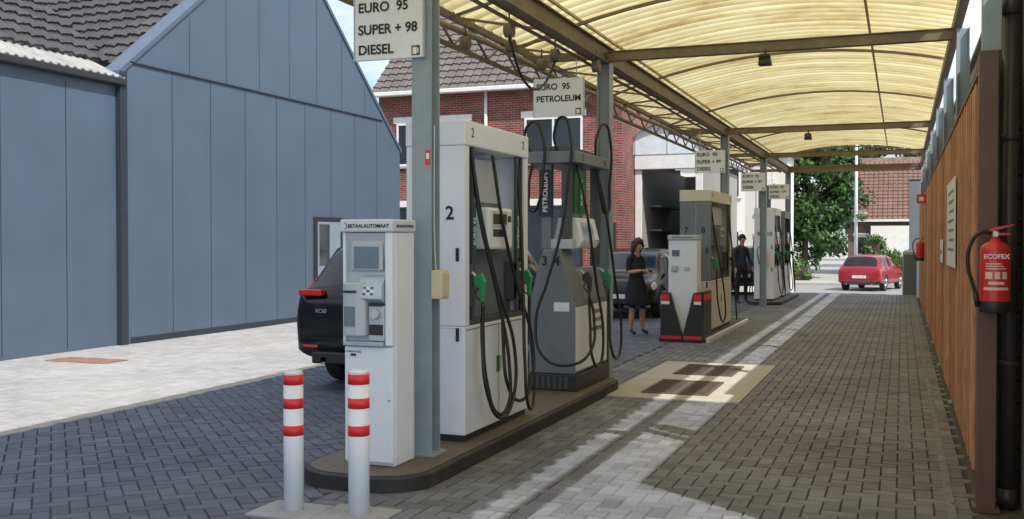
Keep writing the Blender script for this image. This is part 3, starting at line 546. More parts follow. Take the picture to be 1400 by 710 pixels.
def extinguisher(x,y,z0,h=.40,rr=.082,label=True):
    r=R('fire_extinguisher',(x,y,z0)); n=40
    cyl(r,'base_ring',(x,y,z0-.01),(x,y,z0+.055),rr+.004,black,n=n,bw=.006)
    prof=[(z0+.056,rr),(z0+h*.86,rr),(z0+h*.92,rr*.93),(z0+h*.97,rr*.7),(z0+h,rr*.38),(z0+h+.02,rr*.3)]
    v=[];f=[]
    for k,(zz,q) in enumerate(prof):
        for i in range(n):
            a=2*math.pi*i/n; v.append((x+q*math.cos(a),y+q*math.sin(a),zz))
    for k in range(len(prof)-1):
        for i in range(n): f.append((k*n+i,k*n+(i+1)%n,(k+1)*n+(i+1)%n,(k+1)*n+i))
    f.append(tuple(range((len(prof)-1)*n,len(prof)*n)))
    mesh('cylinder_body',v,f,red,r,smooth=True)
    if label:
        lb=M('label_cream',(.75,.6,.5),.5)
        def band(za,zb,mat,a0=-50,a1=50):
            vv=[];ff=[]
            for zz in (za,zb):
                for i in range(13):
                    a=math.radians(-90+a0+(a1-a0)*i/12); vv.append((x+(rr+.0014)*math.cos(a),y+(rr+.0014)*math.sin(a),zz))
            for i in range(12): ff.append((i,i+1,i+14,i+13))
            mesh('label_band',vv,ff,mat,r)
        band(z0+h*.30,z0+h*.34,lb); band(z0+h*.38,z0+h*.42,lb,-30,30); band(z0+h*.46,z0+h*.56,lb,-42,-14); band(z0+h*.46,z0+h*.56,lb,-6,14); band(z0+h*.46,z0+h*.56,lb,22,42)
        for q in range(3): band(z0+h*(.60+.035*q),z0+h*(.615+.035*q),lb,-40,38-10*q)
        text(r,'ECOFEX',(x,y-rr-.006,z0+h*.78),.036,inkw,bold=.001); 
    cyl(r,'valve',(x,y,z0+h+.018),(x,y,z0+h+.06),.018,silver,n=16)
    prism(r,'lever',[(x-.03,z0+h+.055),(x+.09,z0+h+.085),(x+.10,z0+h+.10),(x-.03,z0+h+.075)],'y',y-.012,y+.012,red,.003)
    prism(r,'handle',[(x-.02,z0+h+.03),(x+.08,z0+h+.035),(x+.08,z0+h+.048),(x-.02,z0+h+.05)],'y',y-.012,y+.012,red,.003)
    cyl(r,'gauge',(x,y-.018,z0+h+.04),(x,y-.03,z0+h+.04),.014,inkw,n=16)
    tube(r,'discharge_hose',[(x-.015,y,z0+h+.045),(x-.08,y-.01,z0+h+.05),(x-.135,y-.01,z0+h-.03),(x-.145,y-.01,z0+h-.14),(x-.115,y-.01,z0+.14),(x-.098,y-.01,z0+.08)],.011,black)
    cyl(r,'hose_nozzle',(x-.105,y-.01,z0+.10),(x-.092,y-.01,z0+.02),.014,black)
    box(r,'wall_bracket',(x-.03,x+.03,y+rr-.005,y+rr+.02,z0+.25,z0+.33),silver)
    return r
extinguisher(.505,6.52,1.20)
extinguisher(.36,23.2,1.2,label=False)
extinguisher(-3.28,26.47,1.0,.42,.085,label=False)
nb=R('notice_board',(.46,10.7,1.8)); box(nb,'board',(.434,.447,9.9,11.5,1.36,2.18),white2,.003)
for k in range(7): box(nb,'print_line',(.4315,.4335,10.05,11.2-.12*(k%3),2.05-.09*k,2.075-.09*k),mgrey)
nb=R('notice_board',(.46,13.2,1.5)); box(nb,'board',(.435,.447,12.8,13.5,1.35,1.62),white2,.003); box(nb,'print',(.4325,.4345,12.9,13.4,1.45,1.5),mgrey)
fs=R('fire_sign',(.38,22,2.5)); box(fs,'plate',(.27,.447,21.9,21.91,2.35,2.53),redb); box(fs,'symbol',(.31,.40,21.895,21.899,2.4,2.48),inkw)
cb=R('utility_cabinet',(.1,31.9,0)); box(cb,'cabinet',(.02,.42,31.65,32.3,-.03,1.3),lgrey,.01); box(cb,'door',(.05,.39,31.64,31.649,.05,1.22),mgrey,.004)
cb=R('gate_post',(.3,33,0)); box(cb,'post',(.2,.5,32.6,32.9,-.05,3.4),mgrey,.01); box(cb,'cap',(.18,.52,32.58,32.92,3.401,3.45),dgrey,.01)
# ------------------------------------------------------------------ roof tiles helper
def tiles(r,name,o,u,v,nu,nv,mat,tw=.28,th=.34,amp=.03):
    o=Vector(o);u=Vector(u).normalized();v=Vector(v).normalized();nrm=u.cross(v).normalized()
    if nrm.z<0: nrm=-nrm
    seg=6; V=[];F=[]; W_=nu*seg+1
    for j in range(nv):
        jit=random.uniform(-.006,.006)
        for (t,h) in ((0,.045+jit),(1.06,.0)):
            for i in range(W_):
                ph=(i%seg)/seg; w=amp*(math.sin(2*math.pi*ph)*.6+.4*math.sin(4*math.pi*ph+.6))
                V.append(o+u*(i*tw/seg)+v*((j+t)*th)+nrm*(w+h))
        V_=len(V)-2*W_
        for i in range(W_-1): F.append((V_+i,V_+i+1,V_+W_+i+1,V_+W_+i))
        k=len(V)
        for i in range(W_): V.append(Vector(V[V_+i])-nrm*.045)
        for i in range(W_-1): F.append((k+i,k+i+1,V_+i+1,V_+i))
    mesh(name,V,F,mat,r)
# ------------------------------------------------------------------ left clad building (gable)
gb=R('clad_gable_building',(-15,17,0)); X=-11.2
G0,G1,GP=12.6,21.9,17.1; ZE=4.2; ZP=7.75; ZE2=3.75
prism(gb,'gable_wall',[(G0,-.03),(G1,-.03),(G1,ZE2),(GP,ZP),(G0,ZE)],'x',X-.25,X,cladm)
box(gb,'back_volume',(-19,X-.26,G0,G1,-.03,3.6),cladm)
boxes(gb,'joints',[(X-.001,X+.003,G0+.15+i*1.0-.006,G0+.15+i*1.0+.006,0.05,4.36) for i in range(1,9)],cladd)
js=[]
for i in range(1,9):
    yj=G0+.6+i*1.0-.006; zt=(ZE+(ZP-ZE)*(yj-G0)/(GP-G0)) if yj<GP else (ZP-(ZP-ZE2)*(yj-GP)/(G1-GP))
    if zt>4.5: js.append((X-.001,X+.003,yj,yj+.010,4.39,zt-.1))
boxes(gb,'upper_joints',js,cladd)
box(gb,'drip_rail',(X+.0,X+.03,G0+.15,21.0,4.365,4.385),cladd)
box(gb,'base_flashing',(X+.0,X+.012,G0+.15,18.0,0,.10),cladd)
box(gb,'corner_trim',(X-.05,X+.045,G0-.09,G0+.06,-.02,ZE),cladd)
for (a,b_,c,d) in ((G0-.1,ZE-.02,GP,ZP+.03),(GP,ZP+.03,G1+.05,ZE2)):
    prism(gb,'verge_trim',[(a,b_-.06),(c,d-.06),(c,d+.03),(a,b_+.03)],'x',X-.3,X+.03,cladm)
s1=(ZP-ZE)/(GP-G0)
tiles(gb,'roof_tiles_south',(-19,G0,ZE-.05),(1,0,0),(0,1,s1),27,17,tile)
s2=(ZP-ZE2)/(G1-GP)
tiles(gb,'roof_tiles_north',(-19,G1,ZE2-.05),(1,0,0),(0,-1,s2),27,18,tile)
d=R('side_door',(X,18.6,0)); box(d,'frame',(X+.002,X+.04,18.05,19.15,0,2.1),blackp,.004); box(d,'leaf',(X+.041,X+.05,18.15,19.05,.05,2.0),M('door_blue_grey',(.2,.25,.29),.5),.004); box(d,'pane',(X+.051,X+.055,18.2,18.6,1.1,1.95),glass); cyl(d,'handle',(X+.055,18.95,1.05),(X+.09,18.95,1.05),.012,silver)
lb=R('clad_side_building',(-14,6,0))
box(lb,'wall',(-17,X-.04,-6,G0-.1,-.03,3.98),cladm); 
boxes(lb,'joints',[(X-.041,X-.036,10.35-i*1.15-.006,10.35-i*1.15+.006,.05,3.9) for i in range(-1,8)],cladd)
box(lb,'gutter',(X-.04,X+.09,-6,G0+.02,3.98,4.09),blackp,.02)
v=[];f=[]; N=int((G0+6)/.03)
for i in range(N+1):
    y=-6+i*.03; dz=.02*math.sin(2*math.pi*y/.15); v+=[(X+.06,y,4.11+dz),(X-.62,y,4.42+dz),(X+.06,y,4.09+dz)]
for i in range(N): k=3*i; f+=[(k,k+3,k+4,k+1),(k+2,k+5,k+3,k)]
mesh('fibre_cement_roof',v,f,fibre,lb,smooth=False)
tiles(lb,'roof_tiles',(X-.55,G0+.4,4.42),(0,-1,0),(-1,0,.75),67,20,tile)
# ------------------------------------------------------------------ brick house
bh=R('brick_house',(-10.8,29,0)); x0,x1,y0,y1,ze,zr=-14.5,-7.1,27,34,6.1,9.3
prism(bh,'walls',[(y0,-.03),(y1,-.03),(y1,ze),((y0+y1)/2,zr),(y0,ze)],'x',x0,x1,brick)
sl=(zr-ze)/((y1-y0)/2)
tiles(bh,'roof_tiles_front',(x0-.15,y0-.3,ze-.3*sl+.06),(1,0,0),(0,1,sl),28,15,tile2)
tiles(bh,'roof_tiles_rear',(x0-.15,y1+.3,ze-.3*sl+.06),(1,0,0),(0,-1,sl),28,15,tile2)
box(bh,'gutter',(x0-.15,x1+.1,y0-.42,y0-.30,ze-.28,ze-.16),trimw,.02); box(bh,'soffit',(x0-.1,x1+.05,y0-.30,y0-.002,ze-.25,ze-.2),trimw)
cyl(bh,'rain_pipe',(-11.05,y0-.06,0),(-11.05,y0-.06,ze-.2),.045,trimw)
def window(r,x0,x1,y,z0,z1,n=2):
    box(r,'lintel',(x0-.1,x1+.1,y-.03,y+.02,z1,z1+.18),trimw); box(r,'sill',(x0-.06,x1+.06,y-.07,y+.02,z0-.07,z0),conc2)
    box(r,'window_reveal',(x0,x1,y-.006,y-.002,z0,z1),blackp)
    box(r,'window_glass',(x0+.06,x1-.06,y-.012,y-.007,z0+.06,z1-.06),glass)
    bs=[(x0,x0+.06,y-.03,y-.007,z0,z1),(x1-.06,x1,y-.03,y-.007,z0,z1),(x0+.06,x1-.06,y-.03,y-.007,z0,z0+.06),(x0+.06,x1-.06,y-.03,y-.007,z1-.06,z1)]
    for i in range(1,n): xm=x0+(x1-x0)*i/n; bs.append((xm-.03,xm+.03,y-.032,y-.0125,z0+.06,z1-.06))
    boxes(r,'window_frame',bs,trimw if n<3 else blackp)
for a,b_ in ((-13.9,-13.0),(-12.6,-11.6),(-9.9,-8.2)):
    window(bh,a,b_,y0,3.8,5.05); window(bh,a,b_,y0,.9,2.6,3)
box(bh,'door',(-7.85,-7.25,y0-.02,y0-.003,0,2.1),blackp)
# ------------------------------------------------------------------ workshop with arched roof
wk=R('workshop',(-6.4,31,0)); x0,x1,y0,y1=-7.05,-5.2,28.5,35
boxes(wk,'walls',[(x0,x0+.12,y0,y1,-.03,3.8),(x1-.12,x1,y0,y1,-.03,3.8),(x0+.12,x1-.12,y1-.1,y1,-.03,3.8)],M('grey_sheet_wall',(.30,.30,.28),.7,var=.1))
box(wk,'floor',(x0+.12,x1-.12,y0,y1-.1,-.03,.004),dark)
box(wk,'door_post_left',(x0-.03,x0+.16,y0-.1,y0-.001,0,3.82),trimw,.01); box(wk,'door_post_right',(x1-.16,x1+.03,y0-.1,y0-.001,0,3.82),trimw,.01)
box(wk,'roller_shutter_box',(x0-.03,x1+.03,y0-.18,y0-.001,3.62,4.05),trimw,.02)
v=[];f=[];n=14
for j,yy_ in enumerate((y0-.35,y1)):
    for i in range(n+1):
        a=math.pi*i/n; v.append(((x0+x1)/2-(x1-x0+.5)/2*math.cos(a),yy_,4.05+.85*math.sin(a)))
for i in range(n): f.append((i,i+1,n+1+i+1,n+1+i))
mesh('arched_roof',v,f,M('opal_sheet',(.72,.76,.78),.5,var=.06),wk,smooth=True)
prism(wk,'arch_tympanum',[(p[0],p[2]-.01) for p in v[:n+1]],'y',y0-.2,y0-.17,M('opal_front',(.6,.66,.68),.5))
for i in range(3,n-2,4): box(wk,'arch_mullion',(v[i][0]-.015,v[i][0]+.015,y0-.215,y0-.201,4.06,v[i][2]-.03),lgrey)
boxes(wk,'shelves',[(x0+.13,x0+.5,y0+1,y0+4,z,z+.05) for z in (1.2,1.9,2.6)],mgrey); box(wk,'wall_poster',(x0+.7,x0+1.05,y1-.14,y1-.101,2.0,2.9),white2)
box(wk,'poster_side',(x1-.135,x1-.121,y0+.5,y0+1.3,2.3,2.9),white2)
wh=R('white_house',(-5,38,0)); box(wh,'walls',(-5.15,-3.7,36.5,38.6,-.4,4.6),render); prism(wh,'roof',[(-5.3,4.6),(-3.5,4.6),(-4.4,5.6)],'y',36.3,38.8,tile2)
window(wh,-4.75,-4.2,36.5,2.6,3.6,1); window(wh,-4.75,-4.2,36.5,.6,1.7,1)
wh=R('white_house',(-9,50,0)); box(wh,'walls',(-22,-6.6,48,58,-.4,5.6),render); prism(wh,'roof',[(48-.4,5.6),(58.4,5.6),(53,9.2)],'x',-22.3,-6.3,tile3)
for a in (-20,-17,-14,-11,-8.3): window(wh,a,a+1.3,48,3.6,5.0,2); window(wh,a,a+1.3,48,.6,2.1,2)
# ------------------------------------------------------------------ far street
box(None,'street_kerb',(-60,60,47.0,47.15,-.4,-.24),conc2); sheet('far_pavement',-60,60,47.15,50,-.245,conc2)
sheet('street',-60,60,40.5,46.9,-.345,M('worn_asphalt',(.26,.25,.24),.9,var=.12,scale=3))
fh=R('tiled_house',(1,68,0)); zf=-.37
box(fh,'walls',(-3.0,9,64,73,zf,3.0),brick2); tiles(fh,'roof_tiles_front',(-3.3,63.6,2.85),(1,0,0),(0,1,.85),46,17,tile3); tiles(fh,'roof_tiles_rear',(-3.3,73.4,2.85),(1,0,0),(0,-1,.85),46,17,tile3)
prism(fh,'gable',[(64,3.0),(73,3.0),(68.5,6.85)],'x',-2.99,8.99,brick2)
box(fh,'white_garage_wall',(-1.7,1.6,63.3,63.98,zf,2.5),render); box(fh,'garage_door',(-1.2,.9,63.27,63.295,zf,2.0),trimw); box(fh,'gutter',(-3.3,9.2,63.4,63.55,2.75,2.88),trimw)
window(fh,-2.6,-1.9,64,.8,1.9,1)
def foliage(r,name,cl,nleaf,size,mat):
    V=[];F=[]
    for (c,rad) in cl:
        c=np.array(c)
        n=nleaf
        d=np.random.normal(size=(n,3)); d/=np.linalg.norm(d,axis=1)[:,None]
        rr=rad*(np.random.rand(n)**.45)[:,None]; P=c+d*rr*np.array([1,1,.8])
        a=np.random.normal(size=(n,3)); a/=np.linalg.norm(a,axis=1)[:,None]
        b_=np.cross(a,d); b_/=np.linalg.norm(b_,axis=1)[:,None]+1e-6
        s=size*(.6+.8*np.random.rand(n))[:,None]
        for p,q,t in zip(P,a*s,b_*s*.6):
            k=len(V); V+=[p-q,p+t,p+q,p-t]; F.append((k,k+1,k+2,k+3))
    mesh(name,V,F,mat,r)
def tree(x,y,z,h,cr,mat=leaf,nc=90,seed=1,nl=110,ls=.13):
    rnd=random.Random(seed); r=R('deciduous_tree',(x,y,z))
    cyl(r,'trunk',(x,y,z-.05),(x+.1,y,z+h*.45),.2,bark,rb=.12,n=12)
    cl=[]
    for i in range(9):
        a=rnd.uniform(0,6.28); zz=z+h*rnd.uniform(.25,.45); e=(x+math.cos(a)*cr*.65,y+math.sin(a)*cr*.65,zz+h*rnd.uniform(.12,.35))
        cyl(r,'limb',(x+.05,y,zz),e,.07,bark,rb=.02,n=8)
    for i in range(nc):
        a=rnd.uniform(0,6.28); u=rnd.uniform(-1,1); q=rnd.uniform(.25,1)**.5; s=math.sqrt(1-u*u)
        cl.append(((x+cr*q*s*math.cos(a),y+cr*q*s*math.sin(a),z+h*.55+h*.45*q*u),rnd.uniform(.3,.75)*cr*.4))
    foliage(r,'crown',cl,nl,ls,mat)
tree(-4.9,57,-.37,8.6,2.9,seed=3,nc=170,nl=150,ls=.12); tree(-8.2,62,-.37,10,3.6,seed=4,nc=90)
tree(-1.0,84,-.37,12,4.5,seed=5,nc=80,ls=.18)
def hedge(x0,x1,y0,y1,z0,z1,mat=leaf2,n=40):
    r=R('hedge',((x0+x1)/2,(y0+y1)/2,z0))
    cl=[((random.uniform(x0,x1),random.uniform(y0,y1),random.uniform(z0+.2,z1-.15)),random.uniform(.2,.42)) for _ in range(n)]
    foliage(r,'leaves',cl,130,.06,mat); boxes(r,'twig_core',[(x0+.1,x1-.1,y0+.1,y1-.1,z0-.02,z1-.4)],bark)
hedge(-6.5,-4.1,50.5,51.3,-.37,.75); hedge(-1.7,.3,52,53,-.3,1.25,n=50); hedge(-1.6,-.9,52.3,53,-.3,2.0,n=30); hedge(1,6,52,53,-.3,1.2,n=60)
foliage(R('tree_line',(0,110,0)),'leaves',[((random.uniform(-70,50),random.uniform(108,118),random.uniform(0,7)),random.uniform(1,2.4)) for _ in range(160)],60,.4,leaf)
lp=R('street_lamp',(-2.0,50.3,-.3)); cyl(lp,'pole',(-2.0,50.3,-.3),(-2.0,50.3,6.4),.09,lgrey,rb=.06); tube(lp,'arm',[(-2.0,50.3,6.35),(-2.0,49.9,6.7),(-2.0,49.2,6.75)],.04,lgrey); box(lp,'lantern',(-2.12,-1.88,48.8,49.3,6.68,6.8),lgrey,.02); cyl(lp,'banner_arm',(-2.0,50.3,2.9),(-1.5,50.3,2.9),.03,lgrey,n=8)
foliage(lp,'flower_basket',[((-1.75,50.3,2.75),.3)],200,.05,leaf2)
# ------------------------------------------------------------------ cars
SUV=[(0.0,.42,.62,.80,.88,.84,.82,.76),(.05,.34,.68,.96,1.04,.925,.90,.82),(.14,.30,.72,1.06,1.13,.945,.90,.80),(.50,.28,.78,1.10,1.58,.95,.90,.67),(.60,.27,.78,1.10,1.615,.95,.90,.68),(1.25,.26,.8,1.08,1.65,.95,.90,.70),(1.38,.26,.8,1.08,1.655,.95,.90,.70),(2.20,.26,.8,1.05,1.66,.95,.90,.70),(2.30,.26,.8,1.04,1.66,.95,.90,.70),(2.95,.26,.8,1.0,1.58,.95,.90,.66),(3.58,.26,.78,.98,1.08,.95,.89,.78),(4.25,.28,.74,.92,.99,.93,.87,.72),(4.55,.32,.66,.82,.88,.88,.82,.62),(4.68,.40,.58,.68,.72,.78,.74,.55)]
def car(name,Ls,Ws,Hs,paint,loc,rot,light_tall=True,rim=alloy):
    r=R(name,loc,rot,local=True)
    sy,sx,sz=Ls/4.68,Ws/1.90,Hs/1.66
    V=[];F=[];mi=[]
    for (y,zb,zm,zbe,zt,w,wb,wt) in SUV:
        half=[(0,zb),(w*.80,zb),(w*.985,zb+.10),(w,zm),(wb,zbe),(wt,zt-.035),(wt*.55,zt),(0,zt+.008)]
        ring=[(-p[0],p[1]) for p in half[1:][::-1]]
        full=ring+[(p[0],p[1]) for p in half[:-1]]
        for p in full: V.append((p[0]*sx,y*sy,p[1]*sz))
    n=len(full); ns=len(SUV)
    for s in range(ns-1):
        for i in range(n):
            j=(i+1)%n; F.append((s*n+i,s*n+j,(s+1)*n+j,(s+1)*n+i))
            seg=i
            side=seg in(2,11); top=seg in(0,1,12,13)
            m=0
            if side and s in (4,6,8): m=1
            if top and s==2: m=1
            if top and s==9: m=1
            if side and s==2 and light_tall: m=2
            if seg in(3,10) and s==1: m=2
            if seg in(3,10) and s==11: m=3
            if seg in(5,6,7,8): m=4
            mi.append(m)
    F.append(tuple(range(n-1,-1,-1))); mi.append(0); F.append(tuple(range((ns-1)*n,ns*n))); mi.append(4)
    tail=M('tail_light',(.60,.012,.012),.15,coat=.4,var=.1); hl=M('headlight',(.6,.62,.65),.1,coat=.6)
    o=mesh('body_shell',V,F,None,r,smooth=True,mats=[paint,cglass,tail,hl,blackp],mi=mi)
    bm=bmesh.new(); bm.from_mesh(o.data); bmesh.ops.recalc_face_normals(bm,faces=bm.faces)
    cr=bm.edges.layers.float.get('crease_edge') or bm.edges.layers.float.new('crease_edge')
    for e in bm.edges:
        if len({f.material_index for f in e.link_faces})>1: e[cr]=.75
    bm.to_mesh(o.data); bm.free()
    ss=o.modifiers.new('Subdivision','SUBSURF'); ss.levels=2; ss.render_levels=2
    wy=(.95*sy,3.78*sy); wr=.36*sz
    cut=[]
    for y in wy:
        for s in(-1,1):
            c=cyl(r,'well_cutter',(s*(.62*sx),y,wr*.98),(s*(1.1*sx),y,wr*.98),wr*1.16,blackp,n=40); cut.append(c)
    bpy.context.view_layer.update()
    for c in cut:
        m=o.modifiers.new('Bool','BOOLEAN'); m.object=c; m.operation='DIFFERENCE'; m.solver='EXACT'
    dg=bpy.context.evaluated_depsgraph_get(); me=bpy.data.meshes.new_from_object(o.evaluated_get(dg)); o.modifiers.clear(); o.data=me
    for c in cut: bpy.data.objects.remove(c)
    for y in wy:
        for s in(-1,1):
            xo=s*.93*sx; xi=s*.72*sx
            cyl(r,'tyre',(xi,y,wr),(xo,y,wr),wr,tyre,n=36,bw=.025)
            cyl(r,'rim_dish',(xo-s*.012,y,wr),(xo+s*.004,y,wr),wr*.66,blackp,n=30)
            cyl(r,'rim_ring',(xo-s*.01,y,wr),(xo+s*.006,y,wr),wr*.70,rim,rb=wr*.66,n=30)
            for k in range(5):
                a=2*math.pi*k/5; p1=(xo+s*.012,y+math.cos(a)*wr*.64,wr+math.sin(a)*wr*.64); cyl(r,'spoke',(xo+s*.012,y,wr),p1,.032,rim,rb=.022,n=6)
            cyl(r,'hub',(xo,y,wr),(xo+s*.02,y,wr),.06,rim,n=16)
            box(r,'inner_well',(min(s*.55,s*.66)*sx,max(s*.55,s*.66)*sx,y-wr*1.1,y+wr*1.1,.3*sz,wr*2.1),dark)
    box(r,'rear_plate',(-.26,.26,-.022*sy-.012,-.004,.60*sz,.72*sz),white2,.004); text(r,'1 WZE 448',(0,-.022*sy-.015,.66*sz),.085,redb)
    box(r,'front_plate',(-.26,.26,Ls+.002,Ls+.014,.48*sz,.59*sz),white2,.004)
    box(r,'grille',(-.38*sx,.38*sx,Ls-.03,Ls+.004,.60*sz,.70*sz),blackp,.01)
    box(r,'lower_intake',(-.6*sx,.6*sx,Ls-.06,Ls-.005,.36*sz,.45*sz),blackp,.01)
    box(r,'rear_valance',(-.70*sx,.70*sx,-.01,.12,.30*sz,.43*sz),blackp,.02)
    boxes(r,'body_seam',[(-.72*sx,.72*sx,-.004,.01,.565*sz,.572*sz)],dark)
    for s in(-1,1):
        prism(r,'door_mirror',[(s*.90*sx,1.02*sz),(s*1.07*sx,1.04*sz),(s*1.08*sx,1.15*sz),(s*.95*sx,1.16*sz)],'y',3.02*sy,3.12*sy,paint,.02)
        boxes(r,'door_handle',[(min(s*.945,s*.965)*sx,max(s*.945,s*.965)*sx,1.5*sy,1.66*sy,.93*sz,.955*sz),(min(s*.945,s*.965)*sx,max(s*.945,s*.965)*sx,2.42*sy,2.58*sy,.92*sz,.945*sz)],paint,.004)
        cyl(r,'exhaust',(s*.55*sx,-.01,.34*sz),(s*.55*sx,.06,.34*sz),.035,silver)
        box(r,'rear_reflector',(min(s*.62,s*.80)*sx,max(s*.62,s*.80)*sx,-.012,.03,.47*sz,.50*sz),tail,.004)
    return r
pb=M('black_car_paint',(.004,.0045,.006),.18,coat=.1,spec=.35,var=.05); pr=M('red_car_paint',(.26,.008,.015),.3,coat=.4,var=.05); pk=M('dark_car_paint',(.006,.006,.007),.2,coat=.05,spec=.3,var=.05)
suv=car('parked_suv',4.68,1.90,1.66,pb,(-5.17,9.42,0),0)
box(suv,'red_light_strip',(-.86,-.58,-.005,.10,1.02,1.085),MC['tail_light'],.01); box(suv,'red_light_strip_2',(.58,.86,-.005,.10,1.02,1.085),MC['tail_light'],.01)
text(suv,'VOLVO',(0,.035,.98),.08,silver); text(suv,'XC60',(-.58,-.012,.86),.06,silver)
car('parked_car',4.2,1.75,1.45,pk,(-5.55,24.6,0),math.pi)
car('parked_car',4.1,1.72,1.45,pk,(-4.45,31.0,0),0)
car('parked_car',3.85,1.68,1.42,pr,(-1.55,42.0,-.35),math.radians(-13),light_tall=False)
# ------------------------------------------------------------------ people
def person(name,loc,rot,h,J,E,zone,female,look=0):
    r=R(name,loc,rot,local=True); k=h/1.7
    names=list(J); me=bpy.data.meshes.new('body'); 
    me.from_pydata([Vector(J[n][0])*k for n in names],[],[(names.index(a),names.index(b_)) for a,b_ in E]); 
    o=bpy.data.objects.new('body',me); COL.objects.link(o)
    bpy.context.view_layer.objects.active=o
    sk_=o.modifiers.new('Skin','SKIN'); sk_.use_smooth_shade=True
    if not me.skin_vertices: 
        with bpy.context.temp_override(object=o,active_object=o,selected_objects=[o]): bpy.ops.mesh.customdata_skin_add()
    for i,n in enumerate(names):
        sv=me.skin_vertices[0].data[i]; rr=J[n][1]; sv.radius=(rr[0]*k,rr[1]*k) if isinstance(rr,tuple) else (rr*k,rr*k); sv.use_root=(n=='pelvis')
    ss=o.modifiers.new('Sub','SUBSURF'); ss.levels=2; ss.render_levels=2
    bpy.context.view_layer.update(); dg=bpy.context.evaluated_depsgraph_get()
    m2=bpy.data.meshes.new_from_object(o.evaluated_get(dg)); o.modifiers.clear(); o.data=m2
    m2.materials.clear(); mats=[skin,clothk,clothn,shoe,clothr]
    for m in mats: m2.materials.append(m)
    for p in m2.polygons:
        c=p.center; best=None
        for a,b_ in E:
            A=Vector(J[a][0])*k;B=Vector(J[b_][0])*k; t=max(0,min(1,(c-A).dot(B-A)/max((B-A).length_squared,1e-9))); d_=(c-(A+(B-A)*t)).length
            if best is None or d_<best[0]: best=(d_,a,b_,t)
        p.material_index=zone(best[1],best[2],best[3],c/k); p.use_smooth=True
    att(o,r)
    hc=Vector(J['head'][0])*k
    Rm=Matrix.Translation(hc)@Matrix.Rotation(look,4,'X')
    def hp(x,y,z): return Rm@Vector((x*k,y*k,z*k))
    for s in(-1,1):
        ell(r,'eye',hp(s*.030,-.082,.005),(.013*k,.008*k,.008*k),inkw,10); ell(r,'iris',hp(s*.030,-.090,.005),(.006*k,.004*k,.006*k),ink,8)
        ell(r,'ear',hp(s*.080,.005,-.005),(.012*k,.02*k,.032*k),skin,10); ell(r,'eyebrow',hp(s*.030,-.088,.028),(.018*k,.006*k,.004*k),hairm,8)
    ell(r,'nose',hp(0,-.097,-.018),(.012*k,.018*k,.024*k),skin,10)
    ell(r,'mouth',hp(0,-.086,-.058),(.024*k,.008*k,.007*k),M('lips',(.4,.12,.1),.5),10)
    bm=bmesh.new(); bmesh.ops.create_icosphere(bm,subdivisions=4,radius=1)
    kill=[]
    for v in bm.verts:
        x,y,z=v.co; nz=1+.06*math.sin(x*9+z*7)+.04*math.sin(y*13+x*5)
        if y<-.35 and z<.45 and abs(x)<.75: kill.append(v); continue
        low=.0
        if female and z<-.1: low=(-.1-z)*1.15
        if not female and z<-.25: kill.append(v); continue
        v.co=Vector((x*.100*nz*(1+ (.25 if female and z<0 else 0)),(y*.112+.012)*nz,z*.125*nz+.02-low*.13))
    bmesh.ops.delete(bm,geom=kill,context='VERTS')
    m3=bpy.data.meshes.new('hair'); bm.to_mesh(m3); bm.free(); m3.materials.append(hairm); m3.polygons.foreach_set('use_smooth',[True]*len(m3.polygons))
    ho=bpy.data.objects.new('hair',m3); COL.objects.link(ho); m3.transform(Rm@Matrix.Scale(k,4)); sm=ho.modifiers.new('Solid','SOLIDIFY'); sm.thickness=.012; att(ho,r)
    return r,k
def hand(r,k,wrist,d,up,thumbside,curl=.5):
    w=Vector(wrist)*k; d=Vector(d).normalized(); up=Vector(up).normalized(); sd_=d.cross(up).normalized()
    prv=[w-sd_*.03*k,w+sd_*.03*k,w+d*.085*k+sd_*.04*k,w+d*.085*k-sd_*.04*k]
    V=[p-up*.012*k for p in prv]+[p+up*.012*k for p in prv]
    o=mesh('palm',V,BF,skin,r,smooth=True); bevel(o,.01)
    for i,l in enumerate((.068,.078,.072,.055)):
        b_=w+d*.08*k+sd_*(.03-.02*i)*k; p1=b_+(d*.45*l*k)-up*curl*.25*l*k; p2=p1+(d*.3*l*k)-up*curl*.45*l*k; p3=p2+d*.15*l*k-up*curl*.4*l*k
        tube(r,'finger_%d'%(i+1),[b_,p1,p2,p3],.0085*k,skin,4)
    b_=w+d*.03*k+sd_*.032*k*thumbside; tube(r,'thumb',[b_,b_+d*.025*k+sd_*.025*k*thumbside-up*.01*k,b_+d*.055*k+sd_*.022*k*thumbside-up*.025*k],.010*k,skin,4)
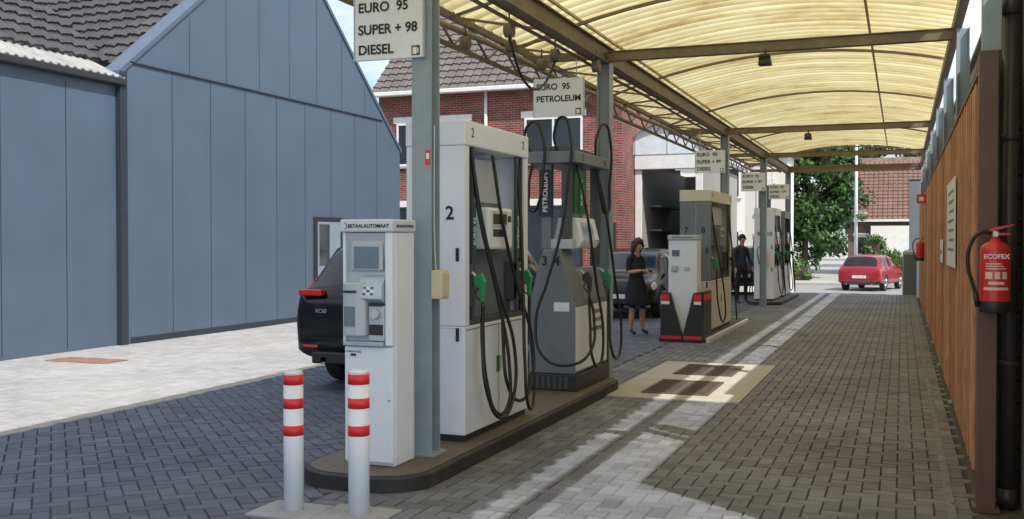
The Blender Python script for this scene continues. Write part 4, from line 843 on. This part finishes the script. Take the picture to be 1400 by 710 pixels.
def skeleton(arms,legs,hd=(0,-.03)):
    J={'pelvis':((0,.0,.93),(.135,.10)),'waist':((0,.0,1.08),(.115,.085)),'chest':((0,.005,1.27),(.145,.10)),'neckb':((0,.015,1.41),(.07,.06)),'neck':((0,.0,1.475),(.05,.05)),'jaw':((0,hd[0]-.02+.0,1.525),(.058,.065)),'head':((0,hd[1],1.60),(.078,.092)),'crown':((0,hd[1]+.01,1.655),(.058,.068))}
    E=[('pelvis','waist'),('waist','chest'),('chest','neckb'),('neckb','neck'),('neck','jaw'),('jaw','head'),('head','crown')]
    for s,t in ((-1,'L'),(1,'R')):
        a=arms[t]; J['sh'+t]=((s*.155,.015,1.375),.055); J['el'+t]=(a[0],.042); J['fa'+t]=(tuple((Vector(a[0])*.6+Vector(a[1])*.4)),.038); J['wr'+t]=(a[1],.026)
        E+=[('neckb','sh'+t),('sh'+t,'el'+t),('el'+t,'fa'+t),('fa'+t,'wr'+t)]
        g=legs[t]; J['hip'+t]=((s*.085,0,.87),.092); J['kn'+t]=(g[0],.056); J['cf'+t]=(tuple(Vector(g[0])*.65+Vector(g[1])*.35+Vector((0,.012,0))),.054); J['an'+t]=(g[1],.036); J['toe'+t]=((g[1][0]+s*.01,g[1][1]-.14,.03),(.036,.026))
        E+=[('pelvis','hip'+t),('hip'+t,'kn'+t),('kn'+t,'cf'+t),('cf'+t,'an'+t),('an'+t,'toe'+t)]
    return J,E
arms={'L':((-.20,-.02,1.12),(-.07,-.25,1.16)),'R':((.20,-.0,1.12),(.08,-.27,1.13))}
legs={'L':((-.09,-.02,.48),(-.09,.03,.075)),'R':((.11,-.06,.48),(.14,-.03,.075))}
J,E=skeleton(arms,legs,hd=(-.03,-.055))
def zw(a,b_,t,c):
    if a.startswith('an'): return 3
    if a.startswith('kn') or a.startswith('cf'): return 0
    if a.startswith('hip'): return 1
    if a.startswith('el') or a.startswith('fa'): return 0
    if a.startswith('sh'): return 1 if t<.95 else 0
    if a in('neckb',): return 1 if b_.startswith('sh') else 0
    if a in('neck','jaw','head'): return 0
    return 1
wr_,kw=person('woman_standing',(-4.27,17.2,0),math.radians(55),1.62,J,E,zw,True,look=.35)
hand(wr_,kw,arms['L'][1],(.3,-.9,.1),(0,0,1),1,.8); hand(wr_,kw,arms['R'][1],(-.3,-.9,.2),(0,0,1),-1,.8)
box(wr_,'phone',(-.035,.045,-.40,-.27,1.10,1.115),blackp,.004)
v=[];f=[];n=28; prof=[(1.30,.150,.105,0),(1.20,.152,.118,0),(1.06,.130,.105,0),(.95,.160,.130,0),(.85,.185,.150,-.005),(.72,.20,.165,-.01),(.60,.215,.18,-.015),(.52,.225,.19,-.02)]
for (z,a,b_,yo) in prof:
    for i in range(n):
        t=2*math.pi*i/n; rp=1+(.05*math.sin(t*7) if z<.9 else 0); v.append((a*rp*math.cos(t)*kw+.01,(b_*rp*math.sin(t)+yo)*kw,z*kw))
for j in range(len(prof)-1):
    for i in range(n): f.append((j*n+i,j*n+(i+1)%n,(j+1)*n+(i+1)%n,(j+1)*n+i))
dr=mesh('dress',v,f,clothk,wr_,smooth=True); dr.modifiers.new('S','SOLIDIFY').thickness=.006
arms={'L':((-.23,.01,1.12),(-.24,-.10,.90)),'R':((.23,.02,1.12),(.22,-.14,.93))}
legs={'L':((-.10,-.01,.50),(-.11,.02,.075)),'R':((.11,-.03,.50),(.13,.0,.075))}
J,E=skeleton(arms,legs)
def zm(a,b_,t,c):
    if a.startswith('an'): return 3
    if a.startswith('el') or a.startswith('fa'): return 2
    if a in('neck','jaw','head'): return 0
    if a=='neckb' and not b_.startswith('sh'): return 4
    if a.startswith('hip') or a.startswith('kn') or a.startswith('cf') : return 1
    if a=='pelvis' and b_!='waist': return 1
    return 2
mr_,km=person('man_standing',(-3.85,26.7,0),math.radians(40),1.74,J,E,zm,False,look=.05)
hand(mr_,km,arms['L'][1],(0,-.3,-.9),(1,0,0),1,.5); hand(mr_,km,arms['R'][1],(0,-.3,-.9),(-1,0,0),1,.5)
print('objs',len(bpy.data.objects))
